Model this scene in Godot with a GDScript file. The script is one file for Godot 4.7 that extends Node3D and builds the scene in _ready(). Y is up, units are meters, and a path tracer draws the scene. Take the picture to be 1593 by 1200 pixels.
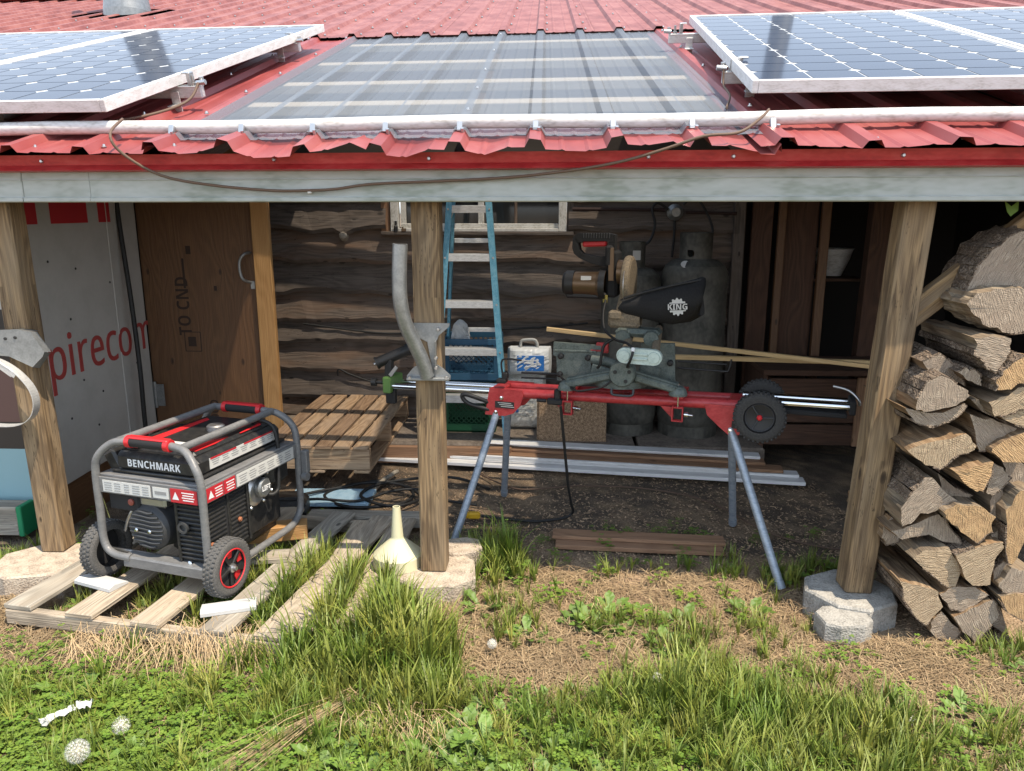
extends Node3D

# ---------------------------------------------------------------- mesh builder
class MB:
	var v := PackedVector3Array()
	var n := PackedVector3Array()
	var u := PackedVector2Array()
	var c := PackedColorArray()
	var o := Vector2.ZERO
	var col := Color.WHITE
	var X := Transform3D()
	func uvof(p: Vector3, nn: Vector3) -> Vector2:
		var a := nn.abs()
		if a.x > a.y and a.x > a.z: return Vector2(p.z, p.y) + o
		if a.y > a.z: return Vector2(p.x, p.z) + o
		return Vector2(p.x, p.y) + o
	func tn(a: Vector3, b: Vector3, d: Vector3, na: Vector3, nb: Vector3, nd: Vector3) -> void:
		var fn := (d - a).cross(b - a)
		if fn.dot(na + nb + nd) < 0:
			var t := b; b = d; d = t
			t = nb; nb = nd; nd = t
		var mid := na + nb + nd
		v.append(X * a); v.append(X * b); v.append(X * d)
		n.append((X.basis * na).normalized()); n.append((X.basis * nb).normalized()); n.append((X.basis * nd).normalized())
		u.append(uvof(a, mid)); u.append(uvof(b, mid)); u.append(uvof(d, mid))
		c.append(col); c.append(col); c.append(col)
	func tri(a: Vector3, b: Vector3, d: Vector3) -> void:
		var fn := (d - a).cross(b - a).normalized()
		tn(a, b, d, fn, fn, fn)
	func quad(a: Vector3, b: Vector3, d: Vector3, e: Vector3) -> void:
		tri(a, b, d); tri(a, d, e)
	func qo(a: Vector3, b: Vector3, d: Vector3, e: Vector3, out: Vector3) -> void:
		var fn := (d - a).cross(b - a).normalized()
		if fn.dot(out) < 0: quad(a, e, d, b)
		else: quad(a, b, d, e)
	func to(a: Vector3, b: Vector3, d: Vector3, out: Vector3) -> void:
		var fn := (d - a).cross(b - a).normalized()
		if fn.dot(out) < 0: tri(a, d, b)
		else: tri(a, b, d)
	func quv(a: Vector3, b: Vector3, d: Vector3, e: Vector3) -> void:   # picture quad: a top-left, b top-right, d bottom-right, e bottom-left
		quad(a, b, d, e)
		var k := u.size() - 6
		var w := [Vector2(0, 0), Vector2(1, 0), Vector2(1, 1), Vector2(0, 0), Vector2(1, 1), Vector2(0, 1)]
		for i in 6: u[k + i] = w[i]
	func box(ce: Vector3, s: Vector3, ch := 0.0) -> void:
		var h := s * 0.5
		if ch <= 0.0:
			for ax in 3:
				var b := (ax + 1) % 3
				var d := (ax + 2) % 3
				for sg in [-1.0, 1.0]:
					var p: Array[Vector3] = []
					for q in [[-1, -1], [1, -1], [1, 1], [-1, 1]]:
						var r := Vector3.ZERO
						r[ax] = sg * h[ax]; r[b] = q[0] * h[b]; r[d] = q[1] * h[d]
						p.append(ce + r)
					var out := Vector3.ZERO
					out[ax] = sg
					qo(p[0], p[1], p[2], p[3], out)
			return
		ch = minf(ch, minf(h.x, minf(h.y, h.z)) * 0.95)
		for ax in 3:
			var b := (ax + 1) % 3
			var d := (ax + 2) % 3
			for sg in [-1.0, 1.0]:
				var p: Array[Vector3] = []
				for q in [[-1, -1], [1, -1], [1, 1], [-1, 1]]:
					p.append(ce + corner(h, ch, ax, sg, b, q[0], d, q[1]))
				var out := Vector3.ZERO
				out[ax] = sg
				qo(p[0], p[1], p[2], p[3], out)
				for s2 in [-1.0, 1.0]:
					var e1 := ce + corner(h, ch, ax, sg, b, s2, d, -1)
					var e2 := ce + corner(h, ch, ax, sg, b, s2, d, 1)
					var e3 := ce + corner(h, ch, b, s2, d, 1, ax, sg)
					var e4 := ce + corner(h, ch, b, s2, d, -1, ax, sg)
					out = Vector3.ZERO
					out[ax] = sg; out[b] = s2
					qo(e1, e2, e3, e4, out)
		for sx in [-1.0, 1.0]:
			for sy in [-1.0, 1.0]:
				for sz in [-1.0, 1.0]:
					to(ce + corner(h, ch, 0, sx, 1, sy, 2, sz), ce + corner(h, ch, 1, sy, 2, sz, 0, sx), ce + corner(h, ch, 2, sz, 0, sx, 1, sy), Vector3(sx, sy, sz))
	func corner(h: Vector3, ch: float, ax: int, sa: float, b: int, sb: float, d: int, sd: float) -> Vector3:
		var r := Vector3.ZERO
		r[ax] = sa * h[ax]; r[b] = sb * (h[b] - ch); r[d] = sd * (h[d] - ch)
		return r
	func bar(a: Vector3, b: Vector3, w: float, t: float, up := Vector3.UP, ch := 0.002) -> void:
		var keep := X
		var x := (b - a).normalized()
		if absf(x.dot(up.normalized())) > 0.98: up = Vector3.RIGHT
		var z := x.cross(up).normalized()
		var y := z.cross(x).normalized()
		X = keep * Transform3D(Basis(x, y, z), (a + b) * 0.5)
		box(Vector3.ZERO, Vector3(a.distance_to(b), w, t), ch)
		X = keep
	func tube(p: Array, r, seg := 8, caps := true) -> void:
		var rings := []
		var norms := []
		var t0: Vector3 = (p[1] - p[0]).normalized()
		var up := Vector3.UP if absf(t0.y) < 0.9 else Vector3.RIGHT
		var side := t0.cross(up).normalized()
		for i in p.size():
			var t: Vector3
			if i == 0: t = (p[1] - p[0]).normalized()
			elif i == p.size() - 1: t = (p[i] - p[i - 1]).normalized()
			else: t = ((p[i] - p[i - 1]).normalized() + (p[i + 1] - p[i]).normalized()).normalized()
			side = (side - t * side.dot(t)).normalized()
			var w := t.cross(side).normalized()
			var rr: float = r[i] if r is Array else r
			var ring: Array[Vector3] = []
			var nn: Array[Vector3] = []
			for k in seg:
				var a := TAU * k / seg
				var dd := side * cos(a) + w * sin(a)
				nn.append(dd)
				ring.append(p[i] + dd * rr)
			rings.append(ring); norms.append(nn)
		for i in p.size() - 1:
			for k in seg:
				var k2 := (k + 1) % seg
				tn(rings[i][k], rings[i + 1][k], rings[i + 1][k2], norms[i][k], norms[i][k], norms[i][k2])
				tn(rings[i][k], rings[i + 1][k2], rings[i][k2], norms[i][k], norms[i][k2], norms[i][k2])
		if caps:
			for e in [[0, p[0] - p[1]], [p.size() - 1, p[p.size() - 1] - p[p.size() - 2]]]:
				for k in seg:
					to(p[e[0]], rings[e[0]][k], rings[e[0]][(k + 1) % seg], e[1])
	func lathe(pr: Array, seg := 16, smooth := false) -> void:   # pr: Vector2(radius, y)
		var ns := []
		for i in pr.size() - 1:
			var d: Vector2 = pr[i + 1] - pr[i]
			ns.append(Vector2(d.y, -d.x).normalized())
		for i in pr.size() - 1:
			var n0: Vector2 = ns[i]
			var n1: Vector2 = ns[i]
			if smooth:
				if i > 0: n0 = (ns[i] + ns[i - 1]).normalized()
				if i < ns.size() - 1: n1 = (ns[i] + ns[i + 1]).normalized()
			for k in seg:
				var a := TAU * k / seg
				var b := TAU * (k + 1) / seg
				var da := Vector3(cos(a), 0, sin(a))
				var db := Vector3(cos(b), 0, sin(b))
				var p00: Vector3 = da * pr[i].x + Vector3(0, pr[i].y, 0)
				var p10: Vector3 = db * pr[i].x + Vector3(0, pr[i].y, 0)
				var p01: Vector3 = da * pr[i + 1].x + Vector3(0, pr[i + 1].y, 0)
				var p11: Vector3 = db * pr[i + 1].x + Vector3(0, pr[i + 1].y, 0)
				var na0 := da * n0.x + Vector3(0, n0.y, 0)
				var nb0 := db * n0.x + Vector3(0, n0.y, 0)
				var na1 := da * n1.x + Vector3(0, n1.y, 0)
				var nb1 := db * n1.x + Vector3(0, n1.y, 0)
				if pr[i].x > 1e-5: tn(p00, p01, p10, na0, na1, nb0)
				if pr[i + 1].x > 1e-5: tn(p10, p01, p11, nb0, na1, nb1)
	func extr(poly: PackedVector2Array, z0: float, z1: float) -> void:
		var ix := Geometry2D.triangulate_polygon(poly)
		for i in range(0, ix.size(), 3):
			var a := poly[ix[i]]
			var b := poly[ix[i + 1]]
			var d := poly[ix[i + 2]]
			to(Vector3(a.x, a.y, z1), Vector3(b.x, b.y, z1), Vector3(d.x, d.y, z1), Vector3(0, 0, z1 - z0))
			to(Vector3(a.x, a.y, z0), Vector3(b.x, b.y, z0), Vector3(d.x, d.y, z0), Vector3(0, 0, z0 - z1))
		var cw := Geometry2D.is_polygon_clockwise(poly)
		for i in poly.size():
			var a := poly[i]
			var b := poly[(i + 1) % poly.size()]
			var e := b - a
			var out := Vector3(e.y, -e.x, 0)
			if cw: out = -out
			qo(Vector3(a.x, a.y, z0), Vector3(b.x, b.y, z0), Vector3(b.x, b.y, z1), Vector3(a.x, a.y, z1), out)
	func arr() -> Array:
		var a := []
		a.resize(Mesh.ARRAY_MAX)
		a[Mesh.ARRAY_VERTEX] = v; a[Mesh.ARRAY_NORMAL] = n; a[Mesh.ARRAY_TEX_UV] = u; a[Mesh.ARRAY_COLOR] = c
		return a
	func mesh() -> ArrayMesh:
		var m := ArrayMesh.new()
		m.add_surface_from_arrays(Mesh.PRIMITIVE_TRIANGLES, arr())
		return m

var M := {}
var rng := RandomNumberGenerator.new()
var taken := {}

func V(x: float, y: float, z: float) -> Vector3: return Vector3(x, y, z)
func rr(a: float, b: float) -> float: return rng.randf_range(a, b)
func mb() -> MB:
	var b := MB.new()
	b.o = Vector2(rr(0, 9), rr(0, 9))
	return b
func numbered(s: String) -> String:
	if not taken.has(s):
		taken[s] = 0
		return s
	taken[s] += 1
	return "%s_%03d" % [s, taken[s]]
func meshnode(m: Mesh, called: String, mat: Material, parent: Node3D, at := Transform3D()) -> MeshInstance3D:
	var o := MeshInstance3D.new()
	o.mesh = m
	o.name = called if parent != self else numbered(called)
	if mat: o.material_override = mat
	o.transform = at
	parent.add_child(o, true)
	return o
func part(b: MB, called: String, mat: Material, parent: Node3D, at := Transform3D()) -> MeshInstance3D:
	return meshnode(b.mesh(), called, mat, parent, at)
func meta(o: Node, label: String, category: String, group := "") -> Node:
	o.set_meta("label", label); o.set_meta("category", category)
	if group: o.set_meta("group", group)
	return o
func thing(called: String, label: String, category: String, at := Vector3.ZERO, turn := 0.0, group := "") -> Node3D:
	var o := Node3D.new()
	o.name = numbered(called)
	add_child(o)
	o.position = at
	o.rotation.y = turn
	meta(o, label, category, group)
	return o
func holder(called: String, parent: Node3D) -> Node3D:
	var o := Node3D.new()
	o.name = called
	parent.add_child(o, true)
	return o
func stuffed(o: Node) -> void: o.set_meta("kind", "stuff")
func structure(o: Node) -> Node:
	o.set_meta("kind", "structure")
	return o
func between(a: Vector3, b: Vector3, up := Vector3.UP) -> Transform3D:
	var x := (b - a).normalized()
	if absf(x.dot(up.normalized())) > 0.98: up = Vector3.BACK
	var z := x.cross(up).normalized()
	return Transform3D(Basis(x, z.cross(x).normalized(), z), (a + b) * 0.5)
# a board whose grain runs from a to b, w along up, t across
func board(called: String, parent: Node3D, mat: Material, a: Vector3, b: Vector3, w: float, t: float, up := Vector3.UP, ch := 0.003) -> MeshInstance3D:
	var s := mb()
	s.box(Vector3.ZERO, V(a.distance_to(b), w, t), ch)
	return part(s, called, mat, parent, between(a, b, up))
func curve(pts: Array, steps := 6) -> Array:   # Catmull-Rom through the points
	var out := []
	for i in pts.size() - 1:
		var p0: Vector3 = pts[maxi(i - 1, 0)]
		var p1: Vector3 = pts[i]
		var p2: Vector3 = pts[i + 1]
		var p3: Vector3 = pts[mini(i + 2, pts.size() - 1)]
		for k in steps: out.append(p1.cubic_interpolate(p2, p0, p3, float(k) / steps))
	out.append(pts[pts.size() - 1])
	return out
func cyl(b: MB, a: Vector3, e: Vector3, r: float, seg := 10) -> void: b.tube([a, e], r, seg)
func text(s: String, size: float, depth: float, bold := false) -> TextMesh:
	var t := TextMesh.new()
	var f := SystemFont.new()
	f.font_names = PackedStringArray(["Droid Sans"])
	if bold: f.font_weight = 700
	t.font = f
	t.text = s
	t.font_size = 64
	t.pixel_size = size / 64.0
	t.depth = depth
	t.curve_step = 1.0
	return t

# ---------------------------------------------------------------- materials
func noise(sd: int, f: float, oct := 3, type := FastNoiseLite.TYPE_SIMPLEX_SMOOTH) -> FastNoiseLite:
	var q := FastNoiseLite.new()
	q.seed = sd; q.frequency = f; q.noise_type = type; q.fractal_octaves = oct
	return q
func lin(r: float, g: float, b: float) -> Color: return Color(r, g, b).linear_to_srgb()
func mat(c: Color, rough := 0.7, metal := 0.0) -> StandardMaterial3D:   # c is a linear base colour
	var m := StandardMaterial3D.new()
	m.albedo_color = c.linear_to_srgb()
	m.roughness = rough; m.metallic = metal
	return m
func textured(img: Image, size: Vector2, rough: float, relief: Image = null, depth := 0.1) -> StandardMaterial3D:
	var m := StandardMaterial3D.new()
	m.albedo_texture = ImageTexture.create_from_image(img)
	m.roughness = rough
	m.uv1_scale = V(1.0 / size.x, 1.0 / size.y, 1)
	if relief:
		m.heightmap_enabled = true
		m.heightmap_texture = ImageTexture.create_from_image(relief)
		m.heightmap_scale = depth
	return m
# long grain along u; a dark, b light, d a second tint that drifts in
func wood(sd: int, a: Color, b: Color, d: Color, rough := 0.85, knots := 5, contrast := 1.0, checks := 0.0) -> StandardMaterial3D:
	var w := 512
	var h := 256
	var su := 1.8
	var sv := 0.45
	var n1 := noise(sd, 1.0, 2)
	var n2 := noise(sd + 7, 1.0, 3)
	var r := RandomNumberGenerator.new()
	r.seed = sd * 31 + 5
	var kn := []
	for i in knots: kn.append(Vector3(r.randf() * su, r.randf() * sv, r.randf_range(0.008, 0.017)))
	var img := Image.create(w, h, true, Image.FORMAT_RGB8)
	var rel := Image.create(w, h, true, Image.FORMAT_L8)
	for j in h:
		var y := sv * j / h
		for i in w:
			var x := su * i / w
			var bl := clampf((x / su - 0.85) / 0.15, 0, 1)
			var xx := x
			var warp := n1.get_noise_2d(xx * 1.1, y * 5.0)
			var fine := n2.get_noise_2d(xx * 3.5, y * 190.0)
			var drift := n2.get_noise_2d(xx * 1.3 + 40.0, y * 9.0)
			if bl > 0:
				warp = lerpf(warp, n1.get_noise_2d((x - su) * 1.1, y * 5.0), bl)
				fine = lerpf(fine, n2.get_noise_2d((x - su) * 3.5, y * 190.0), bl)
				drift = lerpf(drift, n2.get_noise_2d((x - su) * 1.3 + 40.0, y * 9.0), bl)
			var bend := 0.0
			var dark := 0.0
			for k in kn:
				var dx: float = (x - k.x) * 0.45
				var dy: float = y - k.y
				var q: float = sqrt(dx * dx + dy * dy) / k.z
				bend += 2.2 * exp(-q * 0.55)
				if q < 0.75: dark = maxf(dark, 1.0 - q * q)
			var ring := sin(y * 150.0 + warp * 16.0 + bend * 4.0)
			var t := clampf(0.5 + contrast * (0.2 * ring + 0.55 * fine), 0, 1)
			var cc := a.lerp(b, t).lerp(d, clampf(drift * 0.9 + 0.25, 0, 0.8))
			if checks > 0.0:   # drying cracks along the grain
				var ck := absf(n1.get_noise_2d(x * 1.6 + 70.0, y * 26.0))
				var gate := n1.get_noise_2d(x * 2.3 - 40.0, y * 7.0)
				if ck < 0.022 and gate > 0.02 and bl == 0.0:
					cc = cc.lerp(a * 0.25, checks * (1.0 - ck / 0.022))
					t *= 0.2
				var stain := n2.get_noise_2d(x * 2.0 + 9.0, y * 14.0 + 60.0)
				if bl == 0.0: cc = cc.lerp(a * 0.6, clampf((stain - 0.22) * 2.5, 0.0, 0.55) * checks)
			cc = cc.lerp(a * 0.45, dark)
			img.set_pixel(i, j, cc.linear_to_srgb())
			rel.set_pixel(i, j, Color(t, t, t))
	img.generate_mipmaps()
	return textured(img, Vector2(su, sv), rough, rel, 0.18)
# blotchy mix of colours; fq in cycles per tile, sharp sharpens the blotches
func blotch(sd: int, cols: Array, tile: Vector2, fq := [0.012, 0.06], wts := [0.6, 0.4], rough := 0.8, relief := 0.0, stretch := Vector2(1, 1), n := 256) -> StandardMaterial3D:
	var q1 := noise(sd, fq[0], 3)
	var q2 := noise(sd + 3, fq[1], 2)
	var img := Image.create(n, n, true, Image.FORMAT_RGB8)
	var rel := Image.create(n, n, true, Image.FORMAT_L8)
	var s1 := q1.get_seamless_image(n, n, false, false, 0.2)
	var s2 := q2.get_seamless_image(n, n, false, false, 0.2)
	for j in n:
		for i in n:
			var t: float = wts[0] * s1.get_pixel(i, j).r + wts[1] * s2.get_pixel(i, j).r
			t = clampf((t - 0.5) * 1.7 + 0.5, 0, 0.9999) * (cols.size() - 1)
			var k := int(t)
			img.set_pixel(i, j, (cols[k] as Color).lerp(cols[k + 1], t - k).linear_to_srgb())
			var g := s2.get_pixel(i, j).r
			rel.set_pixel(i, j, Color(g, g, g))
	img.generate_mipmaps()
	var m := textured(img, tile, rough, rel if relief > 0 else null, relief)
	return m
func C(r: float, g: float, b: float) -> Color: return Color(r, g, b)

func materials() -> void:
	M.siding = wood(1, C(.085, .066, .053), C(.175, .138, .113), C(.17, .105, .068), 0.9, 8, 1.1, 0.9)
	M.siding2 = wood(2, C(.075, .062, .053), C(.155, .128, .109), C(.125, .098, .08), 0.9, 8, 1.1, 0.9)
	M.post = wood(3, C(.17, .10, .045), C(.40, .27, .135), C(.25, .20, .14), 0.8, 5, 1.1)
	M.postgrey = wood(4, C(.105, .065, .034), C(.31, .21, .11), C(.25, .185, .115), 0.85, 8, 1.3, 1.0)
	M.pine = wood(5, C(.30, .155, .05), C(.47, .27, .105), C(.38, .2, .07), 0.65, 6, 0.9)
	M.ply = wood(6, C(.08, .038, .016), C(.17, .085, .036), C(.12, .057, .025), 0.6, 4, 0.8)
	M.pallet = wood(7, C(.24, .15, .085), C(.52, .36, .22), C(.40, .29, .2), 0.85, 4, 1.2, 0.8)
	M.palletdark = wood(16, C(.16, .095, .055), C(.38, .25, .15), C(.3, .2, .13), 0.85, 4, 1.2, 0.8)
	M.palletgrey = wood(8, C(.22, .18, .135), C(.50, .42, .32), C(.42, .33, .23), 0.9, 3, 1.1, 0.8)
	M.oldgrey = wood(9, C(.20, .18, .15), C(.44, .40, .33), C(.3, .25, .19), 0.9, 3, 1.1, 0.8)
	M.brownboard = wood(10, C(.16, .085, .045), C(.36, .21, .12), C(.3, .17, .1), 0.8, 2, 1.0)
	M.stick = wood(11, C(.45, .30, .14), C(.66, .49, .26), C(.6, .42, .2), 0.7, 2, 0.7)
	M.darkbrown = wood(12, C(.035, .017, .01), C(.11, .055, .032), C(.07, .032, .018), 0.8, 3, 1.0)
	M.purlin = wood(13, C(.5, .4, .28), C(.75, .66, .5), C(.68, .57, .42), 0.8, 3, 0.6)
	M.logside = wood(14, C(.09, .055, .03), C(.33, .23, .135), C(.27, .155, .07), 0.9, 3, 1.4, 0.9)
	M.logside2 = wood(15, C(.09, .07, .05), C(.31, .245, .165), C(.22, .15, .09), 0.9, 3, 1.4, 0.9)
	M.red = blotch(20, [C(.20, .034, .034), C(.26, .05, .048), C(.31, .085, .08)], Vector2(1.6, 1.6), [0.012, 0.09], [0.7, 0.3], 0.5)
	M.redold = blotch(48, [C(.17, .048, .043), C(.235, .075, .066), C(.29, .115, .10)], Vector2(1.1, .5), [0.014, 0.09], [0.6, 0.4], 0.6)
	M.redtrim = blotch(21, [C(.33, .02, .022), C(.45, .032, .032), C(.5, .06, .055)], Vector2(1.0, 0.4), [0.02, 0.1], [0.6, 0.4], 0.4)
	M.fascia = blotch(22, [C(.25, .28, .235), C(.36, .385, .355), C(.41, .435, .41)], Vector2(1.5, 0.5), [0.015, 0.08], [0.6, 0.4], 0.55)
	M.whitewood = blotch(23, [C(.38, .36, .31), C(.6, .59, .55), C(.66, .65, .62)], Vector2(0.6, 0.3), [0.02, 0.1], [0.5, 0.5], 0.75)
	M.galv = blotch(24, [C(.24, .25, .25), C(.29, .30, .30), C(.34, .35, .35)], Vector2(0.3, 0.3), [0.02, 0.1], [0.6, 0.4], 0.45)
	M.galv.metallic = 0.75
	M.alu = blotch(25, [C(.5, .5, .49), C(.62, .62, .61), C(.72, .72, .71)], Vector2(0.4, 0.1), [0.03, 0.12], [0.5, 0.5], 0.42)
	M.alu.metallic = 0.5
	M.pvc = blotch(26, [C(.42, .40, .37), C(.6, .59, .57), C(.68, .67, .66)], Vector2(0.8, 0.3), [0.02, 0.09], [0.5, 0.5], 0.55)
	M.foam = blotch(27, [C(.42, .41, .38), C(.45, .44, .41), C(.47, .46, .43)], Vector2(0.7, 0.7), [0.012, 0.07], [0.7, 0.3], 0.6)
	M.tank = blotch(28, [C(.045, .044, .038), C(.085, .082, .07), C(.12, .115, .098)], Vector2(0.6, 0.8), [0.012, 0.07], [0.6, 0.4], 0.6)
	M.tank.metallic = 0.2
	M.concrete = blotch(29, [C(.25, .20, .155), C(.42, .35, .275), C(.52, .45, .36)], Vector2(0.35, 0.35), [0.02, 0.12], [0.5, 0.5], 0.95, 0.3)
	M.concretegrey = blotch(30, [C(.20, .19, .17), C(.33, .315, .285), C(.42, .4, .36)], Vector2(0.35, 0.35), [0.02, 0.12], [0.5, 0.5], 0.95, 0.3)
	M.slab = blotch(31, [C(.10, .08, .065), C(.19, .155, .125), C(.25, .205, .165)], Vector2(0.7, 0.7), [0.015, 0.1], [0.55, 0.45], 0.95, 0.3)
	M.osb = blotch(32, [C(.09, .055, .03), C(.26, .17, .10), C(.42, .30, .19)], Vector2(0.3, 0.3), [0.05, 0.14], [0.45, 0.55], 0.85, 0.2)
	M.bark = blotch(33, [C(.05, .036, .026), C(.16, .115, .08), C(.31, .25, .19)], Vector2(0.25, 0.25), [0.03, 0.1], [0.45, 0.55], 0.95, 0.9)
	M.chrome = mat(C(.75, .76, .77), 0.16, 1.0)
	M.steel = mat(C(.5, .5, .5), 0.35, 0.9)
	M.standred = blotch(34, [C(.30, .022, .026), C(.42, .035, .04), C(.46, .06, .06)], Vector2(0.5, 0.3), [0.02, 0.1], [0.6, 0.4], 0.38)
	M.leg = blotch(35, [C(.22, .26, .31), C(.30, .345, .40), C(.36, .4, .45)], Vector2(0.5, 0.2), [0.03, 0.1], [0.5, 0.5], 0.4)
	M.leg.metallic = 0.3
	M.black = mat(C(.012, .012, .013), 0.5)
	M.blackmatte = mat(C(.016, .016, .017), 0.85)
	M.rubber = blotch(36, [C(.016, .016, .017), C(.035, .034, .033), C(.08, .075, .07)], Vector2(0.12, 0.12), [0.05, 0.14], [0.4, 0.6], 0.9)
	M.tyre = blotch(37, [C(.05, .05, .05), C(.085, .083, .08), C(.16, .15, .14)], Vector2(0.12, 0.12), [0.05, 0.14], [0.4, 0.6], 0.92)
	M.genframe = blotch(38, [C(.125, .126, .128), C(.155, .156, .158), C(.185, .183, .18)], Vector2(0.5, 0.2), [0.02, 0.1], [0.6, 0.4], 0.42)
	M.genblack = blotch(39, [C(.010, .010, .011), C(.018, .018, .018), C(.035, .033, .03)], Vector2(0.3, 0.3), [0.03, 0.12], [0.6, 0.4], 0.42)
	M.gengrey = mat(C(.045, .047, .05), 0.5)
	M.redplastic = mat(C(.55, .02, .025), 0.45)
	M.white = mat(C(.72, .72, .72), 0.6)
	M.label = mat(C(.55, .55, .53), 0.55)
	M.labelred = mat(C(.46, .02, .03), 0.5)
	M.ink = mat(C(.02, .02, .02), 0.6)
	M.inkgrey = mat(C(.25, .25, .25), 0.6)
	M.sawgreen = blotch(40, [C(.06, .075, .068), C(.105, .13, .118), C(.15, .165, .145)], Vector2(0.3, 0.3), [0.02, 0.1], [0.5, 0.5], 0.55)
	M.sawpale = blotch(41, [C(.36, .44, .40), C(.47, .56, .51), C(.5, .58, .53)], Vector2(0.2, 0.2), [0.03, 0.1], [0.5, 0.5], 0.5)
	M.sawdust = blotch(42, [C(.10, .085, .06), C(.19, .15, .10), C(.28, .215, .14)], Vector2(0.15, 0.15), [0.04, 0.12], [0.5, 0.5], 0.85)
	M.bagcloth = blotch(43, [C(.008, .008, .009), C(.014, .014, .015), C(.022, .022, .023)], Vector2(0.1, 0.1), [0.04, 0.14], [0.4, 0.6], 0.9)
	M.bronze = mat(C(.13, .085, .05), 0.35, 0.6)
	M.ladderblue = blotch(44, [C(.08, .26, .38), C(.13, .36, .49), C(.2, .42, .53)], Vector2(0.4, 0.2), [0.03, 0.1], [0.6, 0.4], 0.55)
	M.crateblue = mat(C(.018, .085, .16), 0.5)
	M.crategreen = mat(C(.006, .075, .028), 0.5)
	M.cord = mat(C(.012, .012, .012), 0.6)
	M.cordbrown = mat(C(.12, .075, .05), 0.7)
	M.yellow = mat(C(.62, .36, .02), 0.5)
	M.greenplastic = mat(C(.10, .20, .05), 0.5)
	M.blueboard = blotch(45, [C(.24, .40, .52), C(.32, .48, .60), C(.38, .52, .62)], Vector2(0.4, 0.3), [0.02, 0.1], [0.5, 0.5], 0.6)
	M.glassdark = mat(C(.02, .022, .024), 0.06)
	M.solarglass = mat(C(.03, .042, .07), 0.1)
	M.solarglass.metallic_specular = 0.12
	M.solarback = mat(C(.50, .52, .54), 0.2)
	M.solarback.metallic_specular = 0.12
	M.solarframe = blotch(46, [C(.5, .49, .47), C(.64, .63, .62), C(.7, .7, .7)], Vector2(0.5, 0.15), [0.02, 0.1], [0.5, 0.5], 0.45)
	M.greenpaint = mat(C(.01, .22, .09), 0.6)
	M.sticker = mat(C(.4, .4, .38), 0.6)
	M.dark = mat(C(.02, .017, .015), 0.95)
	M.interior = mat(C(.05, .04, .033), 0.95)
	var f := mat(C(.60, .57, .38), 0.45)
	f.backlight = Color(.5, .48, .36)
	M.funnel = f
	f = mat(C(.19, .215, .25), 0.38)
	f.metallic_specular = 0.3
	f.transparency = BaseMaterial3D.TRANSPARENCY_ALPHA
	f.albedo_color.a = 0.55
	M.clear = f
	f = mat(C(.6, .62, .63), 0.35)
	f.backlight = Color(.4, .4, .4)
	M.plasticbag = f
	M.paper = mat(C(.50, .50, .49), 0.8)
	M.trim = blotch(47, [C(.58, .58, .58), C(.74, .74, .74), C(.78, .78, .78)], Vector2(1.2, .3), [.015, .08], [.6, .4], .5)

# ---------------------------------------------------------------- roof frame
# u runs along the eave, v up the slope, h off the surface (metres)
const RIB := Vector3(-0.012, 0.3035, -0.9528)
func RP(u: float, v: float, h := 0.0) -> Vector3:
	return V(u, 1.795, -2.77 + 0.056 * u) + RIB * v + V(0.0, 0.951, 0.306) * h
func fz(x: float) -> float: return -2.87 + 0.056 * x     # front face of the fascia
func pz(x: float) -> float: return -2.955 + 0.058 * x    # front faces of the posts

# a ribbed metal sheet from u0 to u1, v0 to v1; wav lifts the eave edge
func sheet(u0: float, u1: float, v0: float, v1: float, h: float, first: float, pitch: float, rib_h := 0.024, lift := 0.0, minor := 2) -> MB:
	var s := mb()
	var prof := []   # (u, h)
	prof.append(Vector2(u0, 0))
	var k := int(ceil((u0 - first) / pitch - 0.01))
	while first + k * pitch < u1 + 0.02:
		var r := first + k * pitch
		for q in [[-0.036, 0.0], [-0.020, 1.0], [0.020, 1.0], [0.036, 0.0]]:
			prof.append(Vector2(r + q[0], q[1] * rib_h))
		for m in minor:
			var c := r + pitch * (m + 1.0) / (minor + 1.0)
			for q in [[-0.012, 0.0], [0.0, 1.0], [0.012, 0.0]]: prof.append(Vector2(c + q[0], q[1] * 0.004))
		k += 1
	prof.append(Vector2(u1, 0))
	var pr := []
	for q in prof:
		if q.x >= u0 - 1e-4 and q.x <= u1 + 1e-4: pr.append(q)
	pr.sort_custom(func(a, b): return a.x < b.x)
	var vs := [v0, v0 + 0.03, v0 + 0.12, v0 + 0.4]
	var vv := v0 + 1.0
	while vv < v1:
		vs.append(vv)
		vv += 0.9
	vs.append(v1)
	var nz := noise(int(u0 * 100) + 77, 1.7, 2)
	for j in vs.size() - 1:
		for i in pr.size() - 1:
			var p: Array[Vector3] = []
			for q in [[i, j], [i, j + 1], [i + 1, j + 1], [i + 1, j]]:
				var uu: float = pr[q[0]].x
				var w: float = vs[q[1]]
				var e := lift * maxf(0.0, 1.0 - (w - v0) / 0.4) * (0.5 + 1.1 * nz.get_noise_1d(uu * 2.0))
				p.append(RP(uu, w - (0.012 * nz.get_noise_1d(uu * 5.0 + 30.0) if q[1] == 0 else 0.0), h + pr[q[0]].y + e))
			var fn := (p[2] - p[0]).cross(p[1] - p[0])
			if fn.y < 0: s.quad(p[0], p[3], p[2], p[1])
			else: s.quad(p[0], p[1], p[2], p[3])
			var n6 := s.u.size() - 6
			for z in 6:
				var ord: Array = [0, 1, 2, 0, 2, 3] if fn.y >= 0 else [0, 3, 2, 0, 2, 1]
				var q: Array = [[i, j], [i, j + 1], [i + 1, j + 1], [i + 1, j]][ord[z]]
				s.u[n6 + z] = Vector2(pr[q[0]].x + s.o.x, vs[q[1]] * 0.35 + s.o.y)
	return s

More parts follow.
